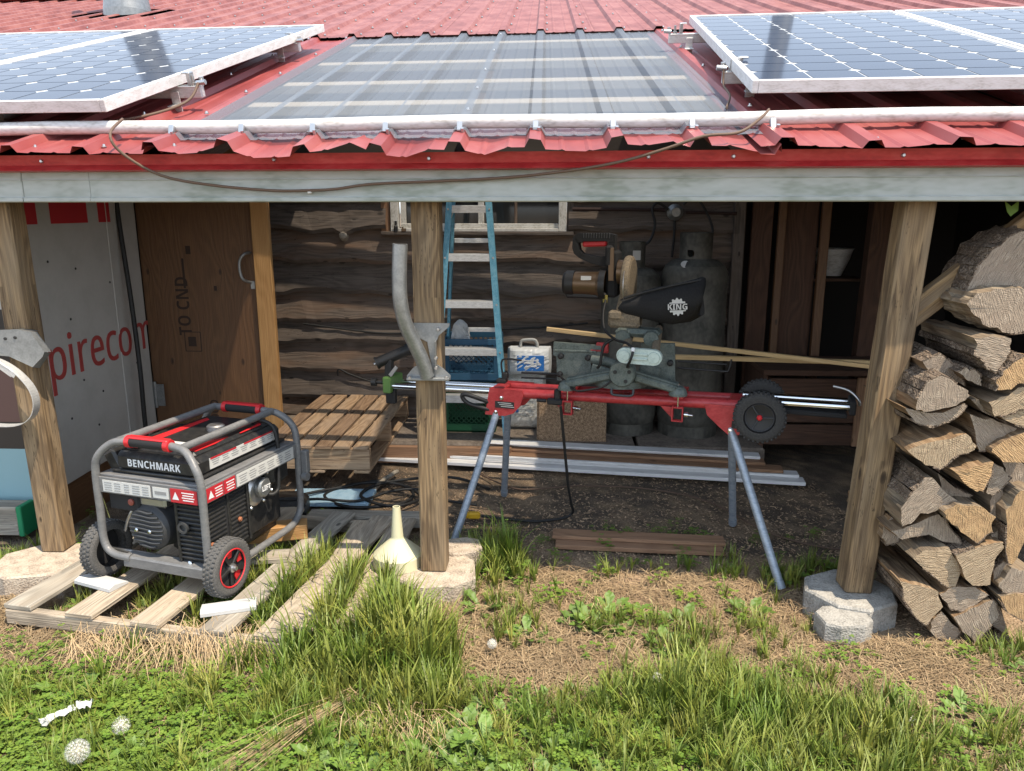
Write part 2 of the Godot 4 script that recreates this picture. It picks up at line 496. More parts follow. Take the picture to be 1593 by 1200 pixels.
func shed() -> void:
	var t := thing("porch_workshop", "weathered wooden workshop with open porch, red metal roof and live-edge siding", "building", V(0, 0, -5.45))
	t.position = Vector3.ZERO
	# ---- roof
	var roof := holder("roof", t)
	var pitch := 0.28
	var first := -1.466
	for q in [[-8.2, -4.27], [-4.25, -3.15], [-3.13, -1.43]]:
		var s := sheet(q[0] - 0.0, q[1], 0.0, 3.42, 0.0, first, pitch, 0.026, 0.012)
		part(s, "roof_sheet", M.red, roof)
	for q in [[0.69, 1.81], [1.83, 2.93], [2.95, 7.0]]:
		part(sheet(q[0], q[1], 0.0, 3.42, 0.002, first, pitch, 0.026, 0.010), "roof_sheet", M.red, roof)
	# strip of red sheet that peeks out below the clear sheets
	part(sheet(-1.50, 0.76, -0.005, 0.42, -0.012, first, pitch, 0.03, 0.035), "eave_sheet", M.red, roof)
	# clear corrugated sheets
	for q in [[-1.47, -0.35], [-0.37, 0.74]]:
		part(sheet(q[0], q[1], 0.18, 3.45, 0.006 if q[0] < -1 else 0.010, first, pitch, 0.026, 0.006, 3), "clear_sheet", M.clear, roof)
	# upper red sheets to the ridge
	var uq := -12.0
	while uq < 9.0:
		part(sheet(uq, uq + 1.125, 3.38, 8.6, 0.022, first, pitch, 0.026, 0.0), "roof_sheet", M.redold, roof)
		uq += 1.12
	# far slope so that the roof is closed behind the ridge
	var s := mb()
	s.quad(RP(-12.0, 8.6, 0.02), RP(-12.0, 8.6, 0.02) + V(0, -2.6, -7), RP(9.0, 8.6, 0.02) + V(0, -2.6, -7), RP(9.0, 8.6, 0.02))
	part(s, "far_slope", M.red, roof)
	s = mb()
	s.bar(RP(-12.0, 8.6, 0.05), RP(9.0, 8.6, 0.05), 0.04, 0.3)
	part(s, "ridge_cap", M.red, roof)
	# purlins below the sheets
	for v in [0.50, 1.00, 1.57, 2.30, 3.20]:
		board("purlin", roof, M.purlin, RP(-1.62, v, -0.035), RP(0.86, v, -0.035), 0.045, 0.10 if v > 0.2 else 0.06, V(0, 0.951, 0.306))
	# rafters
	for x in [-3.9, -2.3, -1.56, -0.36, 0.80, 2.2, 3.6]:
		board("rafter", roof, M.darkbrown, RP(x, 0.09, -0.13), RP(x, 3.0, -0.13), 0.13, 0.045, V(0, 0.951, 0.306))
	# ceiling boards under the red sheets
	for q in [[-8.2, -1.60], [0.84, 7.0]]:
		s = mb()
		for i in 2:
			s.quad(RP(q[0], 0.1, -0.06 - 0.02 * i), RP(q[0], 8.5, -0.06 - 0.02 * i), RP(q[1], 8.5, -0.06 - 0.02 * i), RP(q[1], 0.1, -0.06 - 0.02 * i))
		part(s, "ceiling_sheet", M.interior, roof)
	# screws
	var sc := mb()
	for k in range(-12, 22):
		var uu := first + k * pitch
		for v in [0.10, 3.50, 3.95, 4.6, 5.4, 6.3, 7.2]:
			if v < 1 and uu > -1.4 and uu < 0.7: continue
			sc.X = Transform3D(Basis(), RP(uu + 0.045, v, 0.004 if v < 3 else 0.026))
			sc.lathe([Vector2(0.010, 0), Vector2(0.010, 0.004), Vector2(0.006, 0.005), Vector2(0.005, 0.011), Vector2(0, 0.011)], 6)
	for k in range(-1, 9):
		for v in [0.55, 1.05, 1.6, 2.35, 3.2]:
			var uu := first + k * pitch
			if k >= 1 and k <= 7 and k != 4: continue
			sc.X = Transform3D(Basis(), RP(uu, v, 0.034))
			sc.lathe([Vector2(0.010, 0), Vector2(0.010, 0.004), Vector2(0.006, 0.005), Vector2(0.005, 0.011), Vector2(0, 0.011)], 6)
	var sn := part(sc, "screw_heads", M.steel, roof)
	sn.set_meta("kind", "stuff")
	# flue pipes with flashing
	flue(t, V(-4.55, 0, 0), 6.05, 0.30)
	flue(t, V(2.33, 0, 0), 5.9, 0.17)
	# drip trim
	s = mb()
	for i in 60:
		var x0 := -7.4 + i * 0.23
		var x1 := x0 + 0.23
		s.qo(V(x0, 1.80, fz(x0) + 0.030), V(x1, 1.80, fz(x1) + 0.030), V(x1, 1.763, fz(x1) + 0.022), V(x0, 1.763, fz(x0) + 0.022), V(0, 0, 1))
		s.qo(V(x0, 1.763, fz(x0) + 0.022), V(x1, 1.763, fz(x1) + 0.022), V(x1, 1.742, fz(x1) + 0.056), V(x0, 1.742, fz(x0) + 0.056), V(0, 1, 1))
		s.qo(V(x0, 1.742, fz(x0) + 0.056), V(x1, 1.742, fz(x1) + 0.056), V(x1, 1.738, fz(x1) + 0.003), V(x0, 1.738, fz(x0) + 0.003), V(0, -1, 0))
	part(s, "drip_edge", M.redtrim, roof)
	var ds := mb()
	for x in [-1.95, -1.03, -0.45, 0.33, 0.62, 1.18]:
		ds.X = Transform3D(Basis(V(1, 0, 0), V(0, 0, 1), V(0, -1, 0)), V(x, 1.778, fz(x) + 0.025))
		ds.lathe([Vector2(0.008, 0), Vector2(0.008, 0.003), Vector2(0.005, 0.008), Vector2(0, 0.008)], 6)
	stuffed(part(ds, "screw", M.steel, roof))
	# fascia: aluminium-clad beam in lengths
	var beam := holder("fascia_beam", t)
	var ends := [-7.4, -2.06, -1.78, 2.4, 6.3]
	for i in ends.size() - 1:
		s = mb()
		var a: float = ends[i]
		var b: float = ends[i + 1]
		var off := 0.0 if i % 2 else 0.003
		s.bar(V(a, 1.684, fz(a) - 0.02 + off), V(b, 1.684, fz(b) - 0.02 + off), 0.116, 0.04, Vector3.UP, 0.003)
		s.bar(V(a, 1.636, fz(a) + 0.003 + off), V(b, 1.636, fz(b) + 0.003 + off), 0.018, 0.012, Vector3.UP, 0.003)
		s.bar(V(a, 1.709, fz(a) + 0.001 + off), V(b, 1.709, fz(b) + 0.001 + off), 0.004, 0.006, Vector3.UP, 0.001)
		part(s, "fascia_cladding", M.fascia, beam)
	board("beam_timber", beam, M.postgrey, V(-7.4, 1.71, fz(-7.4) - 0.125), V(6.3, 1.71, fz(6.3) - 0.125), 0.14, 0.14)
	# ---- posts: [x, half width, lean dx at the top, z shift]
	for q in [[-2.225, 0.052, -0.03, M.postgrey], [-0.49, 0.054, 0.0, M.postgrey], [1.235, 0.054, 0.075, M.postgrey]]:
		var w: float = q[1] * 2
		board("post", t, q[3], V(q[0], 0.10, pz(q[0]) - q[1]), V(q[0] + q[2], 1.645, pz(q[0]) - q[1]), w, w * 1.0, Vector3.BACK, 0.007)
	# diagonal brace by the woodpile
	board("brace", t, M.post, V(1.27, 1.13, -2.99), V(1.95, 1.72, -2.99), 0.09, 0.05, Vector3.UP, 0.004)
	wall(t)
	left_room(t)
	right_room(t)

func flue(parent: Node3D, at: Vector3, v: float, r: float) -> void:
	var h := holder("flue_pipe", parent)
	h.position = RP(at.x, v)
	var s := mb()
	s.lathe([Vector2(r * 0.8, -0.3), Vector2(r * 0.8, 0.05), Vector2(r * 0.62, 0.42), Vector2(r * 0.62, 1.5), Vector2(r * 0.95, 1.52), Vector2(r * 0.95, 1.7), Vector2(0, 1.85)], 24)
	part(s, "pipe", M.galv, h)
	s = mb()
	var n := V(0, 0.951, 0.306)
	var e1 := V(1, 0, 0.056).normalized()
	var pts := PackedVector2Array()
	for i in 20:
		var a := TAU * i / 20
		pts.append(Vector2(cos(a) * r * (1.9 + 0.15 * sin(i * 2.3)), sin(a) * r * (1.5 + 0.2 * sin(i * 1.7))))
	s.X = Transform3D(Basis(e1, -RIB, n), n * 0.03)
	s.extr(pts, 0.0, 0.006)
	part(s, "flashing", M.galv, h)

# live-edge siding, each board with a wavy lower edge
func wall(t: Node3D) -> void:
	var w := holder("back_wall", t)
	var bottoms := [1.66, 1.445, 1.235, 1.02, 0.82, 0.66, 0.45, 0.25, 0.10]
	var top := 1.92
	var x0 := -2.2
	var x1 := 1.22
	for i in bottoms.size():
		var nz := noise(200 + i, 1.0, 3)
		var pieces := [mb(), mb()]
		var N := 46
		var y0: float = bottoms[i]
		var yt: float = top + 0.035
		var lo := []
		for k in N + 1:
			var x := x0 + (x1 - x0) * k / N
			var d := 0.036 * nz.get_noise_1d(x * 1.6) + 0.012 * nz.get_noise_1d(x * 9.0)
			if i == 1: d -= 0.045 * exp(-pow((x + 1.46) / 0.06, 2)) - 0.01
			if i == 2: d -= 0.03 * exp(-pow((x - 0.65) / 0.3, 2))
			if i == 3: d -= 0.03 * exp(-pow((x + 0.2) / 0.12, 2))
			lo.append(y0 + d)
		var zb := -5.45
		for k in N:
			var xa := x0 + (x1 - x0) * k / N
			var xb := x0 + (x1 - x0) * (k + 1) / N
			# window opening cuts the upper two boards
			if i <= 1 and xa > -1.17 and xb < 0.12: continue
			var s: MB = pieces[1 if i <= 1 and xa > 0 else 0]
			var b0 := 0.062 + 0.010 * nz.get_noise_1d(xa * 4 + 50)
			var b1 := 0.062 + 0.010 * nz.get_noise_1d(xb * 4 + 50)
			var pa := V(xa, yt, zb + 0.006); var pb := V(xb, yt, zb + 0.006)
			var ma := V(xa, lo[k] + 0.026, zb + b0); var m2 := V(xb, lo[k + 1] + 0.026, zb + b1)
			var qa := V(xa, lo[k], zb + b0 - 0.012); var qb := V(xb, lo[k + 1], zb + b1 - 0.012)
			s.quad(pa, pb, m2, ma)
			s.quad(ma, m2, qb, qa)
			s.qo(qa, qb, V(xb, lo[k + 1] + 0.004, zb), V(xa, lo[k] + 0.004, zb), V(0, -1, 0))
		for s in pieces:
			if s.v.size(): part(s, "siding_board", [M.siding, M.siding2][i % 2 if i != 6 else 0], w)
		top = y0
	# knot stub that sticks out of the second board
	var kn := mb()
	kn.X = Transform3D(Basis(Vector3.RIGHT, PI * 0.42), V(-1.46, 1.41, -5.43))
	kn.lathe([Vector2(0.035, 0), Vector2(0.03, 0.03), Vector2(0.028, 0.05), Vector2(0.015, 0.06), Vector2(0, 0.058)], 9)
	part(kn, "knot", M.oldgrey, w)
	board("corner_board", w, M.siding2, V(1.255, 0.1, -5.40), V(1.255, 2.3, -5.40), 0.075, 0.06, Vector3.RIGHT)
	# wall core and the wall above, out of view
	var s2 := mb()
	s2.box(V(-1.71, 1.2, -5.52), V(1.08, 2.4, 0.1))
	s2.box(V(0.72, 1.2, -5.52), V(1.2, 2.4, 0.1))
	s2.box(V(-0.525, 0.72, -5.52), V(1.29, 1.44, 0.1))
	s2.box(V(-0.525, 2.15, -5.52), V(1.29, 0.5, 0.1))
	part(s2, "wall_core", M.interior, w)
	# window
	var wd := holder("window", t)
	board("frame", wd, M.brownboard, V(-1.165, 1.43, -5.44), V(-1.165, 1.95, -5.44), 0.06, 0.045, Vector3.RIGHT)
	board("frame", wd, M.whitewood, V(-1.098, 1.45, -5.43), V(-1.098, 1.95, -5.43), 0.055, 0.065, Vector3.RIGHT)
	board("frame", wd, M.whitewood, V(-1.043, 1.49, -5.45), V(-1.043, 1.95, -5.45), 0.035, 0.04, Vector3.RIGHT)
	board("frame", wd, M.whitewood, V(0.064, 1.45, -5.43), V(0.064, 1.95, -5.43), 0.055, 0.065, Vector3.RIGHT)
	board("frame", wd, M.siding2, V(0.118, 1.43, -5.44), V(0.118, 1.95, -5.44), 0.05, 0.045, Vector3.RIGHT)
	board("frame", wd, M.whitewood, V(-1.06, 1.487, -5.45), V(0.035, 1.487, -5.45), 0.032, 0.05)
	board("frame", wd, M.whitewood, V(-0.50, 1.5, -5.452), V(-0.50, 1.95, -5.452), 0.04, 0.035, Vector3.RIGHT)
	board("frame", wd, M.siding, V(-0.26, 1.5, -5.47), V(-0.26, 1.95, -5.47), 0.02, 0.02, Vector3.RIGHT)
	board("frame", wd, M.whitewood, V(-1.125, 1.93, -5.43), V(0.09, 1.93, -5.43), 0.06, 0.06)
	board("sill", wd, M.siding2, V(-1.19, 1.438, -5.41), V(0.14, 1.438, -5.41), 0.022, 0.085)
	board("sill", wd, M.whitewood, V(-1.07, 1.46, -5.425), V(0.036, 1.46, -5.425), 0.022, 0.06)
	for q in [[-1.03, -0.50], [-0.50, 0.04]]:
		s2 = mb()
		s2.box(V((q[0] + q[1]) / 2, 1.72, -5.468), V(q[1] - q[0], 0.45, 0.005))
		part(s2, "pane", M.glassdark, wd)
	# small bottle and brass block on the sill
	var b := thing("small_bottle", "tiny dark dropper bottle on the window sill", "bottle", V(-1.085, 1.449, -5.375))
	s2 = mb()
	s2.lathe([Vector2(0, 0), Vector2(.014, 0), Vector2(.014, .035), Vector2(.007, .045), Vector2(.009, .047), Vector2(.008, .072), Vector2(0, .072)], 10)
	part(s2, "glass", M.black, b)
	var br := thing("brass_block", "tiny brass-coloured block beside the dropper bottle", "block", V(-1.03, 1.449, -5.375))
	s2 = mb()
	s2.box(V(0, .011, 0), V(.032, .022, .02), .003)
	s2.box(V(-.008, .027, 0), V(.012, .012, .012), .002)
	part(s2, "body", M.bronze, br)

func left_room(t: Node3D) -> void:
	var room := holder("side_room", t)
	# white insulation board on the side wall, running back from the corner
	var A := V(-2.455, 0, -3.52)
	var B := V(-2.50, 0, -4.60)
	var dirv := (B - A).normalized()
	var nrm := V(-dirv.z, 0, dirv.x)   # towards the porch
	if nrm.x < 0: nrm = -nrm
	var xf := Transform3D(Basis(dirv, Vector3.UP, dirv.cross(Vector3.UP)), A)
	var w := holder("insulation_board", t)
	w.transform = xf
	var fr := xf.basis.inverse() * nrm     # +-z in board space
	var zs := signf(fr.z)
	var L := A.distance_to(B)
	var s := mb()
	s.box(V(L * 0.5 - 0.02, 1.16, -0.012 * zs), V(L + 0.02, 1.86, 0.024), 0.002)
	part(s, "foam_sheet", M.foam, w)
	s = mb()
	s.tube([V(0.74, 0.26, -0.002 * zs), V(0.74, 2.0, -0.002 * zs)], 0.006, 8)
	part(s, "seam_bead", M.foam, w)
	for q in [[0.0, 0.11], [0.22, 0.33], [0.66, 0.12]]:
		s = mb()
		s.box(V(q[0] + q[1] * 0.5, 1.68, 0.0012 * zs), V(q[1], 0.30, 0.002))
		part(s, "red_print_block", M.labelred, w)
	var tm := text("pirecom", 0.30, 0.004)
	tm.horizontal_alignment = HORIZONTAL_ALIGNMENT_LEFT
	var tn := meshnode(tm, "red_lettering", mat(C(.36, .05, .045), 0.6), w)
	tn.transform = Transform3D(Basis(V(1, 0, 0), V(0, 1, 0), V(0, 0, zs)) if zs > 0 else Basis(V(1, 0, 0), V(0, 1, 0), V(0, 0, 1)), V(0.035, 0.87, 0.0022 * zs))
	s = mb()
	for q in [[.15, 1.35], [.38, 1.30], [.28, 1.05], [.33, .72], [.5, .62], [.42, .45], [.62, .8], [.18, .55], [.93, .95], [.9, .7], [.7, 1.2]]:
		s.X = Transform3D(Basis(V(1, 0, 0), V(0, 0, zs), V(0, -zs, 0)), V(q[0], q[1], 0.001 * zs))
		s.lathe([Vector2(0.007, 0), Vector2(0.006, 0.003), Vector2(0, 0.003)], 7)
	stuffed(part(s, "nail_heads", M.ink, w))
	# brown plywood skirting below it, and room front
	s = mb()
	s.box(V(L * 0.5, 0.12, -0.03 * zs), V(L + 0.05, 0.26, 0.02))
	part(s, "skirting", M.ply, w)
	var fb := holder("printed_sign_board", t)
	s = mb()
	s.box(V(-3.30, 1.0, -3.565), V(1.5, 1.72, 0.02), 0.002)
	part(s, "sheet", M.foam, fb)
	s = mb()
	s.box(V(-3.2, 0.98, -3.5535), V(1.16, 0.30, 0.002))
	part(s, "dark_print", mat(C(.018, .016, .015), 0.4), fb)
	s = mb()
	s.box(V(-3.2, 0.70, -3.5535), V(1.16, 0.26, 0.002))
	part(s, "brown_print", mat(C(.14, .075, .065), 0.4), fb)
	s = mb()
	s.box(V(-3.2, 0.50, -3.5535), V(1.14, 0.14, 0.002))
	part(s, "dark_print", mat(C(.035, .03, .028), 0.4), fb)
	s = mb()
	s.box(V(-3.2, 0.285, -3.5535), V(1.18, 0.29, 0.002))
	part(s, "blue_print", mat(C(.26, .42, .46), 0.4), fb)
	# door of plywood with a timber stile
	var d := holder("plywood_door", t)
	s = mb()
	s.X = Transform3D(Basis(Vector3.BACK, PI / 2), V(-2.14, 1.0, -4.612))
	s.box(Vector3.ZERO, V(1.75, 0.72, 0.018), 0.002)
	part(s, "panel", M.ply, d)
	var st := board("stile", d, M.pine, V(-1.735, 0.12, -4.575), V(-1.735, 1.9, -4.575), 0.105, 0.04, Vector3.BACK, 0.004)
	st.transform = Transform3D(Basis(V(0, 1, 0), V(-1, 0, 0), V(0, 0, 1)), V(-1.735, 1.01, -4.585))
	s = mb()
	s.tube(curve([V(-1.815, 1.345, -4.60), V(-1.838, 1.338, -4.555), V(-1.862, 1.30, -4.545), V(-1.866, 1.24, -4.545), V(-1.852, 1.19, -4.55), V(-1.82, 1.165, -4.60)], 5), 0.009, 8)
	s.box(V(-1.812, 1.152, -4.596), V(0.03, 0.05, 0.012), 0.003)
	part(s, "handle", M.galv, d)
	var hg := mb()
	hg.box(V(-2.515, 0.46, -4.588), V(0.05, 0.14, 0.006), 0.001)
	hg.box(V(-2.455, 0.46, -4.588), V(0.05, 0.14, 0.006), 0.001)
	hg.tube([V(-2.485, 0.38, -4.585), V(-2.485, 0.545, -4.585)], 0.010, 8)
	part(hg, "hinge", M.galv, d)
	# stencilled mill marks, turned on their side
	var inkm := mat(C(.03, .015, .008), 0.7)
	for q in [["TO CND", 0.11, -2.26, 1.02, 1.5], ["PLYWOOD", 0.07, -2.12, 0.28, 1.5]]:
		var tx := text(q[0], q[1], 0.001, true)
		var o := meshnode(tx, "stencil_mark", inkm, d)
		o.transform = Transform3D(Basis(V(0, 0.9, 0), V(-1, 0, 0), V(0, 0, 1)), V(q[2], q[3], -4.602))
	s = mb()
	s.box(V(-2.22, 0.86, -4.602), V(0.10, 0.005, 0.002)); s.box(V(-2.22, 0.74, -4.602), V(0.10, 0.005, 0.002))
	s.box(V(-2.27, 0.80, -4.602), V(0.005, 0.12, 0.002)); s.box(V(-2.17, 0.80, -4.602), V(0.005, 0.12, 0.002))
	s.box(V(-2.225, 0.80, -4.602), V(0.05, 0.06, 0.002)); s.box(V(-2.24, 1.22, -4.602), V(0.014, 0.18, 0.002)); s.box(V(-2.20, 1.36, -4.602), V(0.03, 0.05, 0.002))
	s.box(V(-2.05, 1.13, -4.602), V(0.018, 0.03, 0.002))
	stuffed(part(s, "stencil_mark", inkm, d))
	# closing walls of the room
	s = mb()
	s.box(V(-4.05, 1.0, -4.5), V(0.08, 2.0, 2.0))
	s.box(V(-3.0, 1.0, -5.45), V(1.6, 2.0, 0.08))
	part(s, "inner_wall", M.interior, room)
	s = mb()
	s.box(V(-2.02, 1.85, -4.62), V(0.95, 0.25, 0.05))
	part(s, "door_header", M.ply, room)

func hanging_cable() -> void:
	var t := thing("hanging_cable", "thick black cable hanging in front of the white board, left of the plywood door", "cable")
	var s := mb()
	s.tube(curve([V(-2.50, 1.80, -4.40), V(-2.475, 1.5, -4.37), V(-2.44, 1.1, -4.34), V(-2.42, .7, -4.32), V(-2.425, .4, -4.32), V(-2.43, .1, -4.33)]), .0135, 10)
	part(s, "cable", M.cord, t)

func right_room(t: Node3D) -> void:
	var r := holder("store_room", t)
	# brown boards of the store's door
	for q in [[1.42, 0.14, 0.0], [1.545, 0.05, 0.03], [1.69, 0.22, -0.02], [1.835, 0.06, 0.03]]:
		board("door_board", r, M.darkbrown if q[1] > 0.1 else M.ply, V(q[0], 0.12, -5.44 + q[2]), V(q[0], 2.35, -5.44 + q[2]), q[1], 0.035, Vector3.RIGHT)
	board("stud", r, M.darkbrown, V(2.16, 0.12, -5.40), V(2.20, 2.35, -5.40), 0.13, 0.09, Vector3.RIGHT)
	board("stud", r, M.darkbrown, V(2.42, 0.12, -5.40), V(2.42, 2.35, -5.40), 0.10, 0.09, Vector3.RIGHT)
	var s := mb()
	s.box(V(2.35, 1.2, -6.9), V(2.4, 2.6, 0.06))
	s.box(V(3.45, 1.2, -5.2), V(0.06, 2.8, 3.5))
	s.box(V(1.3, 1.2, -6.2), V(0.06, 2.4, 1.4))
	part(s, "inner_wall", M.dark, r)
	# low bench / cabinet at the back
	var b := thing("low_cabinet", "low dark brown wooden cabinet in the shade behind the saw stand wheel", "cabinet", V(1.75, 0.1, -5.05))
	board("top", b, M.darkbrown, V(-0.42, 0.50, 0), V(0.50, 0.50, 0), 0.035, 0.5)
	board("side_panel", b, M.darkbrown, V(-0.40, 0, 0), V(-0.40, 0.48, 0), 0.03, 0.46, Vector3.RIGHT)
	board("side_panel", b, M.darkbrown, V(0.48, 0, 0), V(0.48, 0.48, 0), 0.03, 0.46, Vector3.RIGHT)
	for i in 3: board("front_board", b, M.darkbrown, V(-0.38, 0.09 + 0.15 * i, 0.21), V(0.46, 0.09 + 0.15 * i, 0.21), 0.135, 0.02)
	board("door_stile", b, M.brownboard, V(0.2, 0.02, 0.225), V(0.2, 0.47, 0.225), 0.06, 0.015, Vector3.RIGHT)
	# pale basin hanging in the dark opening
	var ba := thing("plastic_basin", "pale plastic basin dim in the dark store room opening", "basin", V(2.02, 1.13, -5.75))
	s = mb()
	s.X = Transform3D(Basis().scaled(V(1, 1, 0.8)), Vector3.ZERO)
	s.lathe([Vector2(0.0, 0.0), Vector2(0.07, 0.0), Vector2(0.12, 0.12), Vector2(0.14, 0.19), Vector2(0.15, 0.195), Vector2(0.135, 0.185), Vector2(0.065, 0.01)], 20)
	part(s, "bowl", M.pvc, ba)
	board("shelf", r, M.darkbrown, V(1.85, 1.11, -5.75), V(2.2, 1.11, -5.75), 0.02, 0.3)
	# wire coil hanging on the stud
	var c := thing("wire_coil", "loose coil of pale wire hanging beside the right-hand post", "wire", V(2.33, 1.45, -5.30))
	s = mb()
	var p := []
	for i in 60:
		var a := i * 0.52
		p.append(V(0.055 * cos(a) + 0.03 * sin(a * 0.31), 0.12 + 0.10 * sin(a) + 0.02 * cos(a * 0.47), 0.02 * sin(a * 0.7)))
	p.append_array([V(0.08, -0.06, 0.02), V(0.06, -0.14, 0.02), V(0.10, -0.2, 0.02)])
	s.tube(p, 0.004, 5)
	part(s, "coil", M.steel, c)

# ---------------------------------------------------------------- on the roof
func solar() -> void:
	var e1 := V(1, 0, 0.056).normalized()
	var e2 := (-RIB + e1 * RIB.dot(e1)).normalized()    # down the slope
	var n := e2.cross(e1).normalized()
	if n.y < 0: n = -n
	var bs := Basis(e1, n, e1.cross(n))
	var cell := mb()
	var poly := PackedVector2Array()
	var a := 0.0935
	var k := 0.022
	for q in [[-a, -a + k], [-a + k, -a], [a - k, -a], [a, -a + k], [a, a - k], [a - k, a], [-a + k, a], [-a, a - k]]: poly.append(Vector2(q[0], q[1]))
	cell.X = Transform3D(Basis(V(1, 0, 0), V(0, 0, -1), V(0, 1, 0)), Vector3.ZERO)
	cell.extr(poly, 0.0, 0.0012)
	var cm := cell.mesh()
	for q in [
		[-1.63 - 1.24, -1.63, 0.22, 2.92, "solar panel nearest the clear roof sheets on the left array"],
		[-1.66 - 2.48, -1.66 - 1.24, 0.20, 2.90, "outer left solar panel, cut by the left picture edge"],
		[0.815, 0.815 + 1.24, 0.40, 2.88, "solar panel right of the clear roof sheets, nearest to them"],
		[2.075, 2.075 + 1.24, 0.40, 2.88, "far right solar panel, cut by the right picture edge"]]:
		var W: float = q[1] - q[0]
		var L: float = q[3] - q[2]
		var t := thing("solar_panel", q[4], "solar panel", Vector3.ZERO, 0.0, "solar panels on the red roof")
		var hh := 0.11
		t.transform = Transform3D(bs, RP((q[0] + q[1]) * 0.5, (q[2] + q[3]) * 0.5, hh))
		var s := mb()
		for sx in [-1, 1]: s.box(V(sx * (W * 0.5 - 0.011), 0.022, 0), V(0.022, 0.046, L), 0.002)
		for sz in [-1, 1]: s.box(V(0, 0.022, sz * (L * 0.5 - 0.011)), V(W - 0.046, 0.046, 0.022), 0.002)
		part(s, "frame", M.solarframe, t)
		s = mb()
		s.box(V(0, 0.036, 0), V(W - 0.04, 0.004, L - 0.04))
		part(s, "backsheet", M.solarback, t)
		for i in 6:
			for j in 12:
				var c := meshnode(cm, "cell", M.solarglass, t, Transform3D(Basis(V(1, 0, 0), V(0, 1, 0), V(0, 0, 1)).scaled(V((W - 0.06) / 6 / 0.195, 1, (L - 0.06) / 12 / 0.195)), V((i - 2.5) * (W - 0.06) / 6, 0.0385, (j - 5.5) * (L - 0.06) / 12)))
				c.name = "cell" if i + j == 0 else "cell_%03d" % (i * 12 + j)
	# rails with end clamps
	for q in [[-1.58, -4.3, 0.82, "front rail under the left solar panels, clamp end with copper wire"], [-1.56, -4.3, 2.35, "back rail under the left solar panels, far clamp end"], [0.74, 3.4, 0.95, "front rail under the right solar panels, clamp end with ground wire"], [0.70, 3.4, 2.36, "back rail under the right solar panels, far clamp end"]]:
		var t := thing("mounting_rail", "aluminium " + q[3], "rail", Vector3.ZERO, 0.0, "solar mounting rails")
		t.transform = Transform3D(bs, RP(q[0], q[2], 0.0))
		var sg := signf(q[1] - q[0])
		var s := mb()
		s.box(V((q[1] - q[0]) * 0.5, 0.080, 0), V(absf(q[1] - q[0]), 0.052, 0.04), 0.003)
		s.box(V((q[1] - q[0]) * 0.5, 0.103, 0), V(absf(q[1] - q[0]) + 0.002, 0.006, 0.046), 0.001)
		part(s, "rail", M.alu, t)
		for x in [0.12, 1.3, 2.3]:
			s = mb()
			s.box(V(sg * x, 0.04, 0.03), V(0.04, 0.09, 0.006), 0.001)
			s.box(V(sg * x, 0.028, 0.05), V(0.05, 0.006, 0.05), 0.001)
			part(s, "foot", M.alu, t)
		s = mb()
		s.box(V(sg * (0.045 if sg < 0 else 0.07), 0.135, 0), V(0.018, 0.055, 0.04), 0.002)
		s.box(V(sg * (0.06 if sg < 0 else 0.085), 0.160, 0), V(0.03, 0.006, 0.04), 0.001)
		cyl(s, V(sg * 0.035, 0.10, 0), V(sg * 0.035, 0.15, 0), 0.007, 8)
		cyl(s, V(sg * 0.035, 0.106, 0), V(sg * 0.035, 0.118, 0), 0.013, 6)
		cyl(s, V(sg * 0.0, 0.11, -0.012), V(sg * 0.0, 0.14, -0.012), 0.011, 6)
		cyl(s, V(sg * 0.012, 0.118, 0.015), V(sg * -0.03, 0.122, 0.015), 0.012, 6)
		part(s, "clamp", M.steel, t)
		if q[2] < 1:
			s = mb()
			if sg < 0: s.tube(curve([V(0.0, 0.12, 0.02), V(-0.02, 0.06, 0.12), V(-0.10, 0.04, 0.3), V(-0.28, 0.03, 0.45), V(-0.42, 0.02, 0.5)]), 0.006, 6)
			else: s.tube(curve([V(-0.0, 0.12, 0.02), V(0.0, 0.06, 0.06), V(0.01, 0.04, 0.2), V(-0.02, 0.02, 0.34), V(-0.03, 0.035, 0.42)]), 0.005, 6)
			part(s, "ground_wire", M.cordbrown, t)
	# white pipe along the eave
	var t := thing("white_pipe", "long white plastic pipe resting on the ribs along the eave", "pipe")
	var s := mb()
	var p := []
	for i in 25:
		var u := -4.0 + 8.0 * i / 24.0
		p.append(RP(u, 0.235 + 0.055 * (u + 2.0) / 3.6, 0.045 + 0.004 * sin(i * 1.3)))
	s.tube(p, 0.0255, 14)
	part(s, "pipe", M.pvc, t)
	s = mb()
	for i in 9:
		var u := -1.466 + 0.28 * i
		var b := RP(u, 0.19, 0.026)
		s.bar(b, b + V(0, 0.035, -0.012), 0.022, 0.02)
		cyl(s, b + V(0.012, -0.008, 0.012), b + V(0.012, 0.012, 0.024), 0.007, 6)
	stuffed(part(s, "pipe_clip", M.steel, t))
	# thin dark wire that drops from the pipe and sags along the fascia
	t = thing("sagging_wire", "thin dark wire sagging in front of the pale fascia board", "wire")
	s = mb()
	var w := []
	for q in [[-1.62, 1.93, 0.0], [-1.60, 1.865, 0.13], [-1.57, 1.80, 0.12], [-1.45, 1.722, 0.075], [-1.28, 1.688, 0.03], [-1.05, 1.668, 0.02], [-0.90, 1.668, 0.02], [-0.80, 1.673, 0.02], [-0.66, 1.690, 0.022], [-0.40, 1.700, 0.02], [-0.15, 1.712, 0.025], [0.08, 1.735, 0.065], [0.24, 1.762, 0.09], [0.38, 1.80, 0.115], [0.50, 1.838, 0.12], [0.62, 1.852, 0.08], [0.70, 1.90, 0.02], [0.76, 1.945, -0.10]]:
		w.append(V(q[0], q[1], fz(q[0]) + q[2]))
	s.tube(curve(w, 5), 0.0052, 6)
	part(s, "wire", M.cordbrown, t)
	s = mb()
	s.box(V(-0.905, 1.665, fz(-0.905) + 0.012), V(0.016, 0.018, 0.02), 0.003)
	part(s, "staple", M.pvc, t)

